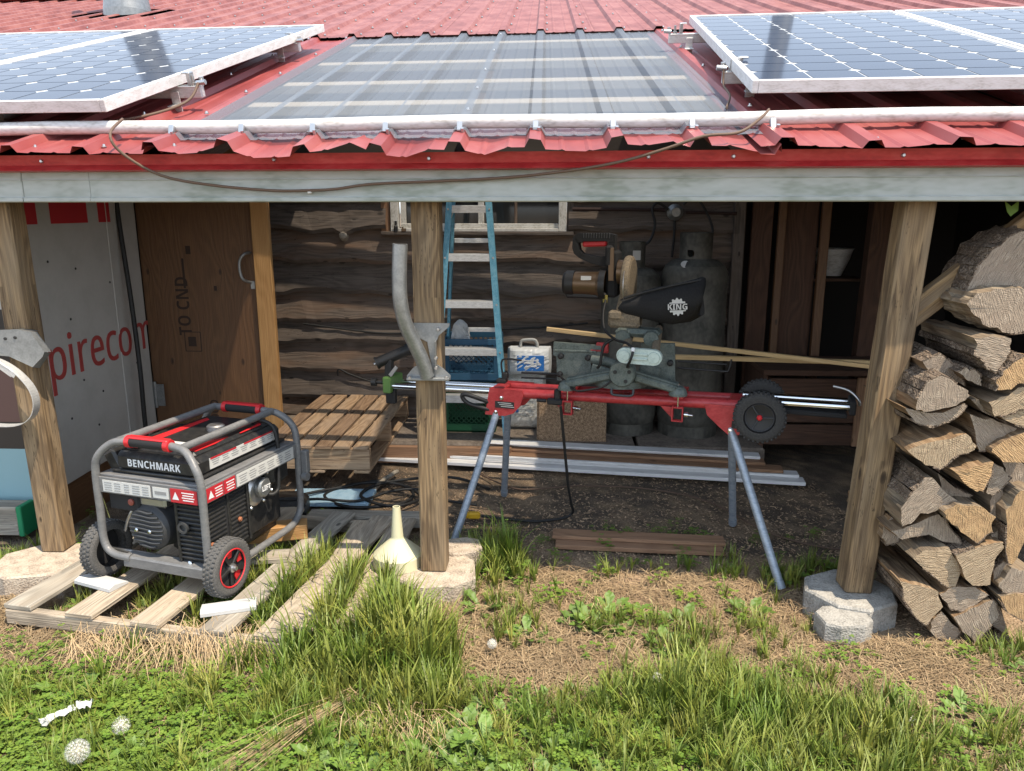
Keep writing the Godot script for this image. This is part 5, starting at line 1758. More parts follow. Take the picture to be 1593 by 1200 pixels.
	s.tube(curve([V(-.45, .012, -4.5), V(-.21, .012, -4.24), V(.0, .012, -4.26), V(.17, .012, -4.30), V(.54, .012, -4.28), V(.87, .012, -4.10), V(1.11, .012, -3.67), V(1.37, .012, -3.50), V(1.6, .012, -3.55)]), .005, 6)
	part(s, "cable", M.cordbrown, t)
	t = thing("coiled_cable", "tangle of black extension cable between the generator and the middle post", "cable")
	s = mb()
	s.tube(curve([V(-1.55, .06, -3.70), V(-1.40, .06, -3.92), V(-1.2, .05, -4.10), V(-.98, .03, -4.28), V(-.78, .03, -4.10), V(-.82, .03, -3.92), V(-1.08, .03, -3.86), V(-1.26, .04, -4.0), V(-1.12, .045, -4.18), V(-.88, .04, -4.2), V(-.72, .03, -4.02), V(-.85, .04, -3.86), V(-1.05, .05, -3.98), V(-.95, .05, -4.2), V(-.6, .03, -4.36), V(-.35, .02, -4.2)]), .009, 8)
	s.tube(curve([V(-1.50, .08, -3.66), V(-1.30, .07, -3.86), V(-1.05, .05, -3.90), V(-.9, .05, -4.05), V(-.75, .04, -4.12), V(-.6, .03, -4.0), V(-.4, .02, -3.95)]), .008, 8)
	part(s, "cable", M.cord, t)
	t = thing("black_case", "low black plastic box on the ground behind the generator", "box", V(-1.44, .03, -3.72), .15)
	s = mb()
	s.box(V(0, .05, 0), V(.34, .10, .16), .02)
	s.box(V(.02, .105, 0), V(.22, .025, .11), .01)
	part(s, "shell", M.genblack, t)
	s = mb()
	s.box(V(.16, .055, .06), V(.03, .03, .05), .005)
	part(s, "latch", M.gengrey, t)
	t = thing("pale_edging", "thin pale curved edging strip on the ground beside the brown pallet", "strip", V(-1.0, .02, -4.1))
	s = mb()
	s.tube(curve([V(-.02, .0, .0), V(.0, .012, -.12), V(.03, .012, -.25), V(.06, .01, -.35)]), .014, 7)
	part(s, "strip", M.oldgrey, t)

func ladder() -> void:
	var t := thing("step_ladder", "blue fibreglass step ladder with aluminium treads, half hidden by the middle post", "ladder", V(-.53, .10, -4.86))
	var s: MB
	var lean := -.12
	for sx in [-1.0, 1.0]:
		s = mb()
		s.bar(V(sx * .248, 0.02, 0), V(sx * .115, 1.75, lean), .022, .07, V(1, 0, 0), .003)
		s.bar(V(sx * .248 - sx * .012, 0.02, .033), V(sx * .115 - sx * .012, 1.75, lean + .033), .03, .006, V(1, 0, 0), .001)
		var r := part(s, "side_rail", M.ladderblue, t)
		s = mb()
		for y in [.29, .60, .905, 1.20, 1.50]:
			var x: float = lerpf(.248, .115, y / 1.75)
			s.X = Transform3D(Basis(V(1, 0, 0), V(0, 0, 1), V(0, -1, 0)), V(sx * (x - .004), y, lean * y / 1.75 + .037))
			s.lathe([Vector2(.007, 0), Vector2(.006, .004), Vector2(0, .004)], 8)
		stuffed(part(s, "rivets", M.steel, r))
		s = mb()
		s.box(V(sx * .250, .012, 0), V(.04, .03, .085), .006)
		part(s, "rubber_foot", M.black, r)
		s = mb()
		s.bar(V(sx * .225, .03, -.42), V(sx * .10, 1.70, lean - .06), .02, .045, V(1, 0, 0), .003)
		part(s, "rear_rail", M.ladderblue, t)
	for y in [.29, .60, .905, 1.20, 1.50]:
		var x: float = lerpf(.248, .115, y / 1.75) - .012
		var z: float = lean * y / 1.75
		s = mb()
		s.box(V(0, y, z + .03), V(2 * x, .045, .006), .001)
		s.box(V(0, y + .021, z - .005), V(2 * x, .005, .075), .001)
		s.box(V(0, y, z - .04), V(2 * x, .035, .005), .001)
		part(s, "tread", M.alu, t)
	for q in [.7, 1.3]:
		s = mb()
		s.box(V(0, q, lerpf(-.42, lean - .06, q / 1.7)), V(.36 - q * .1, .03, .008), .002)
		part(s, "rear_brace", M.alu, t)
	for sx in [-1.0, 1.0]:
		s = mb()
		s.bar(V(sx * .10, 1.49, lean * .85), V(sx * .128, 1.42, lean * .82), .022, .004, V(0, 0, 1), .001)
		part(s, "tread_brace", M.alu, t)

func crate(label: String, at: Vector3, m: Material, w: float, h: float, d: float) -> void:
	var t := thing("milk_crate", label, "crate", at, 0.0, "plastic crates behind the ladder")
	var s := mb()
	s.box(V(0, .008, 0), V(w, .012, d), .002)
	for y in [.03, h - .02]:
		var hh := .06 if y < .1 else .04
		for sz in [-1, 1]: s.box(V(0, y, sz * (d * .5 - .006)), V(w, hh, .012), .003)
		for sx in [-1, 1]: s.box(V(sx * (w * .5 - .006), y, 0), V(.012, hh, d - .026), .003)
	for sz in [-1, 1]:
		for sx in [-1, 1]: s.box(V(sx * (w * .5 - .02), h * .5, sz * (d * .5 - .008)), V(.046, h - .04, .014), .003)
	part(s, "shell", m, t)
	s = mb()
	var x0 := -w * .5 + .045
	var x1 := w * .5 - .045
	var y0 := .06
	var y1 := h - .04
	var step := .034
	var k := x0 - (y1 - y0)
	while k < x1:
		for mir in 2:
			var a := Vector2(k, y0)
			var b := Vector2(k + (y1 - y0), y1)
			if a.x < x0: a = Vector2(x0, y0 + (x0 - k))
			if b.x > x1: b = Vector2(x1, y0 + (x1 - k))
			if b.x - a.x > .01:
				if mir: a.x = x0 + x1 - a.x; b.x = x0 + x1 - b.x
				for z in [d * .5 - .008, -d * .5 + .008]: s.bar(V(a.x, a.y, z), V(b.x, b.y, z), .005, .007, V(0, 1, 0), 0.0)
		k += step
	stuffed(part(s, "lattice", m, t))

func lump(r: float, y0: float, h: float, sd: int, taper: float) -> MB:
	var s := mb()
	var nz := noise(sd, 6.0, 3)
	var rings := []
	var N := 12
	for j in N + 1:
		var f := float(j) / N
		var ring := []
		for k in 22:
			var a := TAU * k / 22
			var rad := r * (1.0 - taper * f) * (1.0 if f < .93 else .4)
			rad *= 1.0 + .35 * nz.get_noise_3d(cos(a), f * 1.5, sin(a))
			ring.append(V(cos(a) * rad * 1.2, y0 + h * f + .02 * nz.get_noise_3d(cos(a) * 2, f, sin(a) * 2 + 5), sin(a) * rad))
		rings.append(ring)
	for j in N:
		for k in 22:
			var k2 := (k + 1) % 22
			s.qo(rings[j][k], rings[j + 1][k], rings[j + 1][k2], rings[j][k2], rings[j][k] * V(1, 0, 1))
	for k in 22: s.to(V(0, y0 + h, 0), rings[N][k], rings[N][(k + 1) % 22], V(0, 1, 0))
	return s

func pillow(w: float, h: float, d: float, sd: int) -> MB:
	var s := mb()
	var nz := noise(sd, 9.0, 3)
	var N := 16
	for side in [-1.0, 1.0]:
		var g := []
		for j in N + 1:
			var row := []
			for i in N + 1:
				var a := 2.0 * i / N - 1
				var b := 2.0 * j / N - 1
				var e := pow(maxf(0, 1 - pow(absf(a), 4)), .5) * pow(maxf(0, 1 - pow(absf(b), 4)), .5)
				row.append(V(a * w * .5 * (1 - .03 * b * b), h * (j / float(N)) , side * (d * .5 * e + .010 * e * nz.get_noise_2d(a + side * 4, b))))
			g.append(row)
		for j in N:
			for i in N:
				s.qo(g[j][i], g[j + 1][i], g[j + 1][i + 1], g[j][i + 1], V(0, 0, side))
	return s

# ---------------------------------------------------------------- firewood
func log_end(sd: int, a: Color, b: Color, d: Color) -> StandardMaterial3D:
	var n := 384
	var img := Image.create(n, n, true, Image.FORMAT_RGB8)
	var rel := Image.create(n, n, true, Image.FORMAT_L8)
	var q1 := noise(sd, 1.0, 3)
	var cr := noise(sd + 9, 1.0, 2)
	for j in n:
		for i in n:
			var x := .45 * (float(i) / n - .5)
			var y := .45 * (float(j) / n - .5)
			var r := sqrt(x * x + y * y)
			var an := atan2(y, x)
			var w := q1.get_noise_2d(x * 14, y * 14)
			var ring := .5 + .5 * sin(r * 900.0 + w * 9.0)
			var saw := q1.get_noise_2d(x * 40.0 + y * 260.0, y * 40.0 - x * 12.0)
			var drift := q1.get_noise_2d(x * 22 + 50, y * 22)
			var crack := absf(cr.get_noise_2d(cos(an) * 7.0, sin(an) * 7.0 + r * 3.0))
			var t := clampf(.5 + .22 * (ring - .5) + .85 * saw, 0, 1)
			var c := a.lerp(b, t).lerp(d, clampf(drift * 1.1 + .3, 0, .85))
			var k := 1.0
			if crack < .013 and r > .025: k = .3 + .7 * crack / .013
			img.set_pixel(i, j, (c * k).linear_to_srgb())
			rel.set_pixel(i, j, Color(1, 1, 1) * (t * .5 + .5 * k))
	img.generate_mipmaps()
	return textured(img, Vector2(.45, .45), .92, rel, .6)

func firewood() -> void:
	var ends := [log_end(301, C(.19, .13, .08), C(.52, .40, .26), C(.38, .29, .19)), log_end(302, C(.17, .13, .095), C(.43, .35, .265), C(.30, .235, .175)), log_end(303, C(.22, .13, .065), C(.55, .37, .19), C(.44, .28, .14))]
	rng.seed = 9001
	for key in LOGS:
		var d: Array = LOGS[key]
		var z: float = d[0]
		var raw: Array = d[1]
		var info: Array = LOG_INFO[key]
		var pts: Array[Vector2] = []
		var n := raw.size() / 2
		var cen := Vector2.ZERO
		for i in n: cen += Vector2(raw[i * 2], raw[i * 2 + 1]) / n
		var nz := noise(key.unicode_at(0) * 7, 1.0, 3)
		# cross-section with every edge split in three and roughened
		for i in n:
			var a := Vector2(raw[i * 2], raw[i * 2 + 1])
			var j := (i + 1) % n
			var b := Vector2(raw[j * 2], raw[j * 2 + 1])
			for k in 3:
				var p := a.lerp(b, k / 3.0)
				var o := (p - cen).normalized()
				pts.append(p + o * (.012 * nz.get_noise_2d(p.x * 40, p.y * 40)))
		var m := pts.size()
		var L := rr(.37, .44) * (.5 if key in ["A", "B"] else 1.0)
		var bottom := 9.0
		for p in pts: bottom = minf(bottom, p.y)
		var base := V(cen.x, bottom, z)
		var xf := Transform3D(Basis(V(0, 0, -1), V(0, 1, 0), V(1, 0, 0)), base)
		var rings := []
		var R := 7
		var tw := rr(-.10, .10)
		var sc := rr(.90, 1.06)
		for q in R:
			var f := float(q) / (R - 1)
			var ring := []
			for p in pts:
				var o := (p - cen).rotated(tw * f) * lerpf(1.0, sc, f)
				var wob := 1.0 + .17 * nz.get_noise_3d(o.x * 18, o.y * 18, f * 4.0) * (0.4 if q == 0 else 1.0)
				o *= wob
				ring.append(V(L * f + .007 * nz.get_noise_2d(p.x * 25 + 9, p.y * 25) * (1.0 if q == 0 else 0.0), o.y + cen.y - bottom, o.x))
			rings.append(ring)
		var side := mb()
		var bark := mb()
		var b0: int = int(info[1] * m)
		var bn: int = int(info[2] * m)
		for q in R - 1:
			for i in m:
				var j := (i + 1) % m
				var isb := posmod(i - b0, m) < bn
				var tgt := bark if isb else side
				var out: Vector3 = rings[q][i] + rings[q][j] - 2.0 * V(0, cen.y - bottom, 0)
				out.x = 0
				var a: Vector3 = rings[q][i]
				var b: Vector3 = rings[q + 1][i]
				var c: Vector3 = rings[q + 1][j]
				var e: Vector3 = rings[q][j]
				if isb:
					var od := out.normalized()
					a += od * (.006 + .008 * nz.get_noise_3d(a.x * 50, a.y * 50, a.z * 50)); b += od * (.006 + .008 * nz.get_noise_3d(b.x * 50, b.y * 50, b.z * 50))
					c += od * (.006 + .008 * nz.get_noise_3d(c.x * 50, c.y * 50, c.z * 50)); e += od * (.006 + .008 * nz.get_noise_3d(e.x * 50, e.y * 50, e.z * 50))
				tgt.qo(a, b, c, e, out)
				if isb and q == 0: tgt.qo(rings[0][i], a, e, rings[0][j], V(-1, 0, 0))
		var cap := mb()
		cap.o = Vector2(.225 + rr(-.05, .05), .225 + rr(-.05, .05))
		var pith := Vector2(rr(-.04, .04), rr(-.05, .03))
		var mid := V(rr(-.002, .002), cen.y - bottom, 0)
		var half := []
		for i in m: half.append(mid.lerp(rings[0][i], .55) + V(.003 * nz.get_noise_2d(i * 7.0, 3.0), 0, 0))
		for i in m:
			var j := (i + 1) % m
			cap.to(mid, half[i], half[j], V(-1, 0, 0))
			cap.qo(half[i], rings[0][i], rings[0][j], half[j], V(-1, 0, 0))
		for i in cap.n.size(): cap.n[i] = cap.n[i].lerp(V(-1, 0, 0), .75).normalized()
		var rot := rr(0, TAU)
		for i in cap.u.size():
			var w := cap.v[i]
			cap.u[i] = (Vector2(w.z, w.y - (cen.y - bottom)) - pith).rotated(rot) + Vector2(.225, .225)
		var back := mb()
		for i in m: back.to(V(L, cen.y - bottom, 0), rings[R - 1][i], rings[R - 1][(i + 1) % m], V(1, 0, 0))
		var am := ArrayMesh.new()
		am.add_surface_from_arrays(Mesh.PRIMITIVE_TRIANGLES, side.arr() if side.v.size() else back.arr())
		am.add_surface_from_arrays(Mesh.PRIMITIVE_TRIANGLES, cap.arr())
		am.add_surface_from_arrays(Mesh.PRIMITIVE_TRIANGLES, back.arr())
		am.surface_set_material(0, [M.logside, M.logside2][rng.randi() % 2])
		am.surface_set_material(1, ends[info[3]])
		am.surface_set_material(2, M.logside)
		var o := meshnode(am, "firewood_log", null, self, xf)
		meta(o, info[0], "log", "split firewood in the woodpile")
		if bn > 0: part(bark, "bark", M.bark, o)

# end-face outlines in metres: [front z, x, y, x, y, ...]
const LOGS := {
	"A": [-2.86, [1.489, 1.306, 1.507, 1.373, 1.560, 1.459, 1.636, 1.518, 1.680, 1.525, 1.731, 1.440, 1.726, 1.341, 1.631, 1.320, 1.548, 1.308]],
	"B": [-2.76, [1.442, 1.277, 1.475, 1.313, 1.537, 1.327, 1.605, 1.337, 1.663, 1.324, 1.692, 1.253, 1.670, 1.187, 1.602, 1.173, 1.535, 1.199, 1.473, 1.238]],
	"C": [-2.70, [1.454, 1.167, 1.513, 1.172, 1.576, 1.169, 1.578, 1.130, 1.567, 1.097, 1.539, 1.047, 1.501, 1.070, 1.474, 1.109]],
	"D": [-2.73, [1.435, 1.039, 1.455, 1.056, 1.496, 1.037, 1.512, 1.013, 1.511, 0.996, 1.467, 1.013]],
	"E": [-2.68, [1.543, 0.988, 1.543, 1.028, 1.566, 1.068, 1.615, 1.108, 1.674, 1.095, 1.665, 1.029, 1.589, 0.994]],
	"F": [-2.69, [1.535, 0.942, 1.585, 0.970, 1.636, 1.000, 1.706, 1.008, 1.703, 0.941, 1.647, 0.920, 1.607, 0.904, 1.552, 0.891]],
	"G": [-2.72, [1.293, 0.914, 1.322, 1.003, 1.370, 1.034, 1.459, 0.984, 1.472, 0.957, 1.453, 0.933, 1.391, 0.908, 1.322, 0.895]],
	"H": [-2.74, [1.271, 0.905, 1.313, 0.881, 1.403, 0.893, 1.476, 0.929, 1.476, 0.904, 1.434, 0.855, 1.370, 0.837, 1.309, 0.853]],
	"I": [-2.70, [1.577, 0.886, 1.654, 0.914, 1.712, 0.925, 1.713, 0.870, 1.663, 0.853, 1.619, 0.862]],
	"J": [-2.72, [1.289, 0.752, 1.353, 0.783, 1.436, 0.804, 1.483, 0.818, 1.519, 0.775, 1.519, 0.760, 1.445, 0.726, 1.408, 0.685, 1.333, 0.710]],
	"K": [-2.74, [1.499, 0.882, 1.572, 0.868, 1.661, 0.835, 1.660, 0.820, 1.573, 0.754, 1.553, 0.742, 1.533, 0.784]],
	"L": [-2.70, [1.558, 0.759, 1.602, 0.797, 1.666, 0.832, 1.737, 0.822, 1.737, 0.732, 1.682, 0.723, 1.612, 0.726]],
	"M": [-2.70, [1.444, 0.685, 1.516, 0.703, 1.578, 0.727, 1.579, 0.699, 1.559, 0.617, 1.536, 0.605, 1.488, 0.643]],
	"N": [-2.73, [1.286, 0.525, 1.348, 0.622, 1.359, 0.652, 1.403, 0.638, 1.478, 0.561, 1.439, 0.525, 1.361, 0.507, 1.329, 0.466, 1.301, 0.458]],
	"O": [-2.75, [1.275, 0.428, 1.333, 0.446, 1.437, 0.501, 1.475, 0.457, 1.532, 0.385, 1.465, 0.392, 1.409, 0.421, 1.316, 0.396]],
	"P": [-2.70, [1.428, 0.529, 1.470, 0.561, 1.565, 0.550, 1.605, 0.513, 1.606, 0.458, 1.561, 0.414, 1.498, 0.455, 1.450, 0.494]],
	"Q": [-2.69, [1.642, 0.541, 1.677, 0.620, 1.735, 0.613, 1.765, 0.458, 1.720, 0.417, 1.690, 0.328, 1.662, 0.384]],
	"R": [-2.71, [1.341, 0.342, 1.383, 0.368, 1.469, 0.382, 1.523, 0.298, 1.511, 0.215, 1.488, 0.223, 1.415, 0.279]],
	"S": [-2.69, [1.490, 0.363, 1.551, 0.395, 1.648, 0.422, 1.645, 0.391, 1.625, 0.326, 1.622, 0.253, 1.585, 0.244, 1.548, 0.251, 1.511, 0.315]],
	"T": [-2.70, [1.307, 0.248, 1.371, 0.241, 1.448, 0.210, 1.466, 0.153, 1.420, 0.071, 1.370, 0.116, 1.326, 0.182]],
	"U": [-2.71, [1.462, 0.197, 1.502, 0.229, 1.583, 0.232, 1.635, 0.198, 1.583, 0.149, 1.544, 0.128, 1.498, 0.144]],
	"V": [-2.72, [1.444, 0.073, 1.476, 0.121, 1.514, 0.084, 1.557, 0.038, 1.550, 0.004, 1.498, -0.002, 1.458, 0.023]],
	"W": [-2.70, [1.515, 0.112, 1.574, 0.146, 1.642, 0.187, 1.680, 0.126, 1.644, 0.066, 1.607, 0.005, 1.557, 0.050]],
	"X": [-2.69, [1.656, 0.258, 1.691, 0.319, 1.735, 0.313, 1.795, 0.299, 1.798, 0.234, 1.747, 0.226, 1.676, 0.222]],
	"Y": [-2.68, [1.657, 0.210, 1.742, 0.225, 1.815, 0.223, 1.824, 0.116, 1.759, 0.106, 1.695, 0.146]],
	"Z": [-2.72, [1.643, 0.288, 1.677, 0.334, 1.706, 0.310, 1.680, 0.256, 1.661, 0.239]],
	"a": [-2.76, [1.623, 0.568, 1.648, 0.601, 1.671, 0.561, 1.675, 0.506, 1.653, 0.457, 1.624, 0.504]],
	"b": [-2.73, [1.595, 0.708, 1.646, 0.674, 1.659, 0.651, 1.637, 0.612, 1.605, 0.580, 1.588, 0.599]],
	"c": [-2.80, [1.444, 0.638, 1.510, 0.583, 1.572, 0.560, 1.546, 0.527, 1.508, 0.534, 1.458, 0.582]],
	"d": [-2.80, [1.664, 0.697, 1.744, 0.687, 1.810, 0.688, 1.818, 0.589, 1.745, 0.587, 1.698, 0.611]],
	"e": [-2.84, [1.284, 0.414, 1.311, 0.448, 1.354, 0.399, 1.345, 0.348, 1.307, 0.339, 1.282, 0.364]],
	"f": [-2.74, [1.632, 0.425, 1.663, 0.466, 1.685, 0.418, 1.679, 0.401, 1.650, 0.401]],
	"g": [-2.80, [1.666, 0.181, 1.713, 0.173, 1.749, 0.080, 1.783, -0.006, 1.726, 0.018, 1.684, 0.104]],
	"h": [-2.80, [1.339, 1.062, 1.394, 1.096, 1.469, 1.022, 1.501, 0.973, 1.409, 1.024, 1.370, 1.020]],
	"i": [-2.76, [1.505, 0.934, 1.570, 0.942, 1.578, 0.880, 1.614, 0.859, 1.544, 0.893]],
}
# label, where the bark starts on the outline, how much of it is bark, end-grain tone
const LOG_INFO := {
	"A": ["thick bark-covered log lying on top of the woodpile", 0.0, 0.75, 1],
	"B": ["wide split log right under the bark-covered top log", 0.5, 0.2, 1],
	"C": ["split log with a bright lit upper face below the diagonal brace", 0.55, 0.4, 1],
	"D": ["thin bark-edged sliver tucked under the log below the brace", 0.0, 0.5, 1],
	"E": ["rounded log end with a pale curved rim at the right picture edge", 0.0, 0.45, 2],
	"F": ["pale flat-topped log under the rounded one at the right edge", 0.55, 0.3, 0],
	"G": ["large angular log end with a pointed crest, highest beside the post", 0.05, 0.3, 1],
	"H": ["curved slab of wood directly under the large crested log", 0.45, 0.5, 1],
	"I": ["narrow log at the right edge under the pale flat-topped one", 0.4, 0.4, 0],
	"J": ["broad split log with a tan top below the curved slab", 0.6, 0.25, 0],
	"K": ["triangular grey log right of the curved slab", 0.5, 0.3, 1],
	"L": ["orange-topped split log at the right edge, halfway up the pile", 0.0, 0.0, 2],
	"M": ["wedge log with an orange upper face in the middle of the pile", 0.4, 0.25, 2],
	"N": ["big grey splintered log leaning against the right post, halfway up", 0.05, 0.2, 1],
	"O": ["rough dark log under the big splintered one", 0.3, 0.6, 1],
	"P": ["ragged split log with torn fibres in the middle of the pile", 0.5, 0.2, 2],
	"Q": ["tall upright-looking split log near the right edge", 0.75, 0.25, 2],
	"R": ["split log with a smooth slanting face, above the bottom left log", 0.65, 0.3, 0],
	"S": ["pale flat-faced log in the middle of the lower pile", 0.0, 0.12, 0],
	"T": ["log with a bark side at the bottom left of the pile", 0.55, 0.45, 0],
	"U": ["small oval log end under the pale flat-faced log", 0.5, 0.45, 1],
	"V": ["half-buried grey log at the foot of the pile", 0.4, 0.3, 1],
	"W": ["dark-streaked log at the foot of the pile, right of the half-buried one", 0.3, 0.4, 1],
	"X": ["brown streaked log end low at the right edge", 0.6, 0.3, 1],
	"Y": ["lowest log at the right edge of the picture", 0.7, 0.3, 2],
	"Z": ["small reddish-barked piece beside the brown streaked log", 0.0, 0.7, 1],
	"a": ["small piece wedged left of the tall upright-looking log", 0.2, 0.5, 1],
	"b": ["grey split piece resting against the orange-faced wedge log", 0.3, 0.3, 1],
	"c": ["thin stick-like piece in the gap above the ragged split log", 0.2, 0.6, 1],
	"d": ["shaded log behind the orange-topped one at the right edge", 0.2, 0.5, 1],
	"e": ["small dark piece between the right post and the rough log", 0.2, 0.6, 1],
	"f": ["tiny wedge piece above the pale flat-faced log", 0.2, 0.3, 1],
	"g": ["slanting dark-sided log beside the lowest right log", 0.3, 0.6, 1],
	"h": ["dark back log behind the large crested one", 0.0, 0.8, 1],
	"i": ["thin piece left of the pale flat-topped log", 0.2, 0.5, 1],
}

# ---------------------------------------------------------------- ground and plants
func gh(x: float, z: float) -> float: return GN.get_noise_2d(x * 1.3, z * 1.3) * 0.018 + GN.get_noise_2d(x * 9.0, z * 9.0) * 0.006 - 0.012
var GN := noise(501, 1.0, 3)
func ground() -> void:
	var xs := []
	var zs := []
	for q in [-300.0, -120.0, -50.0, -25.0, -14.0, -9.0, -6.5, -5.0]: xs.append(q)
	var x := -4.2
	while x < 4.2:
		xs.append(x)
		x += .055
	for q in [4.5, 6.0, 9.0, 14.0, 25.0, 50.0, 120.0, 300.0]: xs.append(q)
	for q in [-300.0, -120.0, -50.0, -25.0, -14.0, -9.0, -7.0]: zs.append(q)
	x = -6.0
	while x < .6:
		zs.append(x)
		x += .055
	for q in [1.0, 2.0, 4.0, 8.0, 20.0, 60.0, 150.0, 300.0]: zs.append(q)
	var st := SurfaceTool.new()
	st.begin(Mesh.PRIMITIVE_TRIANGLES)
	var nn := noise(502, 1.0, 3)
	for j in zs.size():
		for i in xs.size():
			var a: float = xs[i]
			var b: float = zs[j]
			# patchy darker brown further back under the porch, tan chips and straw litter in front, humus between the grass
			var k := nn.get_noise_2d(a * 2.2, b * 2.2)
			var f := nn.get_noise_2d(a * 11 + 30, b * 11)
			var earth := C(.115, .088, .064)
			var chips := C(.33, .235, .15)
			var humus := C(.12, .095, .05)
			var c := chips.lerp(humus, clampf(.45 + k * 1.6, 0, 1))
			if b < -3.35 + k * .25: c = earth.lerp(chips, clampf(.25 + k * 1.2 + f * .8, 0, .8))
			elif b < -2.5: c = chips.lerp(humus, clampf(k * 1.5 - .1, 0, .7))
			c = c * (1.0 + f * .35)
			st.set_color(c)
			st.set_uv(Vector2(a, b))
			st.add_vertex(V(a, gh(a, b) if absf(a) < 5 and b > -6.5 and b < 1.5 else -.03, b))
	var W := xs.size()
	for j in zs.size() - 1:
		for i in W - 1:
			var o := j * W + i
			for q in [o, o + 1, o + W + 1, o, o + W + 1, o + W]: st.add_index(q)
	st.generate_normals()
	var m := blotch(510, [C(.55, .53, .5), C(.85, .84, .82), C(1, 1, 1)], Vector2(.5, .5), [.06, .16], [.4, .6], .97, .8)
	m.vertex_color_use_as_albedo = true
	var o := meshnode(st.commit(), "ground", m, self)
	structure(o)

class Kind:
	var tr: Array[Transform3D] = []
	var co := PackedColorArray()

func blade(b: MB, p: Vector3, dirv: Vector3, h: float, w: float, bend: float, segs := 3) -> void:
	var side := dirv.cross(Vector3.UP).normalized() * w
	var last := p
	var lw := 1.0
	for k in segs:
		var f := (k + 1.0) / segs
		var q := p + Vector3.UP * h * (f - .35 * bend * f * f) + dirv * h * bend * f * f
		var ww := 1.0 - f * f * .92
		var fold := Vector3.UP * w * .25
		if k < segs - 1:
			b.quad(last - side * lw, q - side * ww, q + side * ww, last + side * lw)
		else:
			b.tri(last - side * lw, q, last + side * lw)
		last = q
		lw = ww

func scatter(called: String, label: String, cat: String, mesh: Mesh, mt: Material, k: Kind) -> void:
	if k.tr.is_empty(): return
	var mm := MultiMesh.new()
	mm.transform_format = MultiMesh.TRANSFORM_3D
	mm.use_colors = true
	mm.mesh = mesh
	mm.instance_count = k.tr.size()
	for i in k.tr.size():
		mm.set_instance_transform(i, k.tr[i])
		mm.set_instance_color(i, k.co[i])
	var o := MultiMeshInstance3D.new()
	o.multimesh = mm
	o.name = numbered(called)
	o.material_override = mt
	add_child(o)
	meta(o, label, cat)
	o.set_meta("kind", "stuff")

# how grassy a spot is (0..1.3), how tall, how much straw
func ell(x: float, z: float, cx: float, cz: float, rx: float, rz: float) -> float:
	return exp(-pow((x - cx) / rx, 2) - pow((z - cz) / rz, 2))
func lawn(x: float, z: float) -> Vector3:
	var n1 := GN.get_noise_2d(x * 2.6 + 11, z * 2.6)
	var n2 := GN.get_noise_2d(x * 7.0 - 5, z * 7.0)
	var g := .72 + n1 * .9 + n2 * .5
	var tall := .10 + .045 * n1
	var straw := .12 - n1 * .3
	# bare and straw-covered patches
	g -= 1.3 * ell(x, z, .38, -3.0, .62, .22) + 1.4 * ell(x, z, .03, -2.48, .36, .18) + 1.2 * ell(x, z, 1.15, -2.58, .42, .22) + 1.0 * ell(x, z, 1.75, -2.35, .5, .3)
	g -= 1.0 * ell(x, z, -1.55, -2.38, .55, .12) + 1.2 * ell(x, z, -2.3, -2.75, .5, .3)
	straw += .9 * ell(x, z, -.02, -2.50, .36, .18) + 1.5 * ell(x, z, 1.2, -2.52, .45, .24) + 1.1 * ell(x, z, -1.5, -2.38, .6, .12) + .22 * ell(x, z, .45, -2.85, .6, .2) + .8 * ell(x, z, 1.8, -2.35, .5, .3) + .5 * ell(x, z, -2.3, -2.7, .5, .3)
	g -= 1.3 * ell(x, z, -.40, -2.76, .20, .13)
	straw += .7 * ell(x, z, -.40, -2.76, .20, .13)
	# tall tufts
	var tt := ell(x, z, -.80, -2.75, .30, .45) + .9 * ell(x, z, -.22, -3.30, .13, .2) + .9 * ell(x, z, -.52, -2.40, .22, .22) + .55 * ell(x, z, -1.15, -2.9, .16, .35)
	g += .9 * tt
	tall += .15 * tt
	var tr := ell(x, z, .45, -2.27, .35, .16) + ell(x, z, .8, -2.05, .5, .2)
	g += .8 * tr
	tall += .05 * tr
	g += .55 * ell(x, z, .25, -2.78, .3, .07) + .45 * ell(x, z, .7, -2.78, .3, .08) + .5 * ell(x, z, 1.62, -2.62, .14, .08)
	if z < -3.2: g -= (-3.2 - z) * 6.0
	if z < -3.2: straw -= (-3.2 - z) * 4.0
	return V(g, tall, straw)

func blocked(x: float, z: float) -> bool:
	if absf(x + .49) < .15 and absf(z + 3.03) < .15: return true
	if absf(x + 2.2) < .2 and absf(z + 3.02) < .15: return true
	if absf(x - 1.2) < .17 and absf(z + 2.88) < .2: return true
	if absf(x + .655) < .10 and absf(z + 3.06) < .10: return true
	if x > 1.36 and z < -2.68: return true
	for q in [[-.90, -3.5], [-.74, -3.6]]:
		if absf(x - q[0]) < .055 and z < -2.5: return true
	# generator pallet slats
	var c := cos(deg_to_rad(9.0))
	var sn := sin(deg_to_rad(9.0))
	var lx := (x + 1.5) * c + (z + 2.52) * sn
	var lz := -(x + 1.5) * sn + (z + 2.52) * c
	if lz < .03 and lz > -1.2:
		for q in [-.56, -.28, 0.0, .28, .50]:
			if absf(lx - q) < .068: return true
	return false

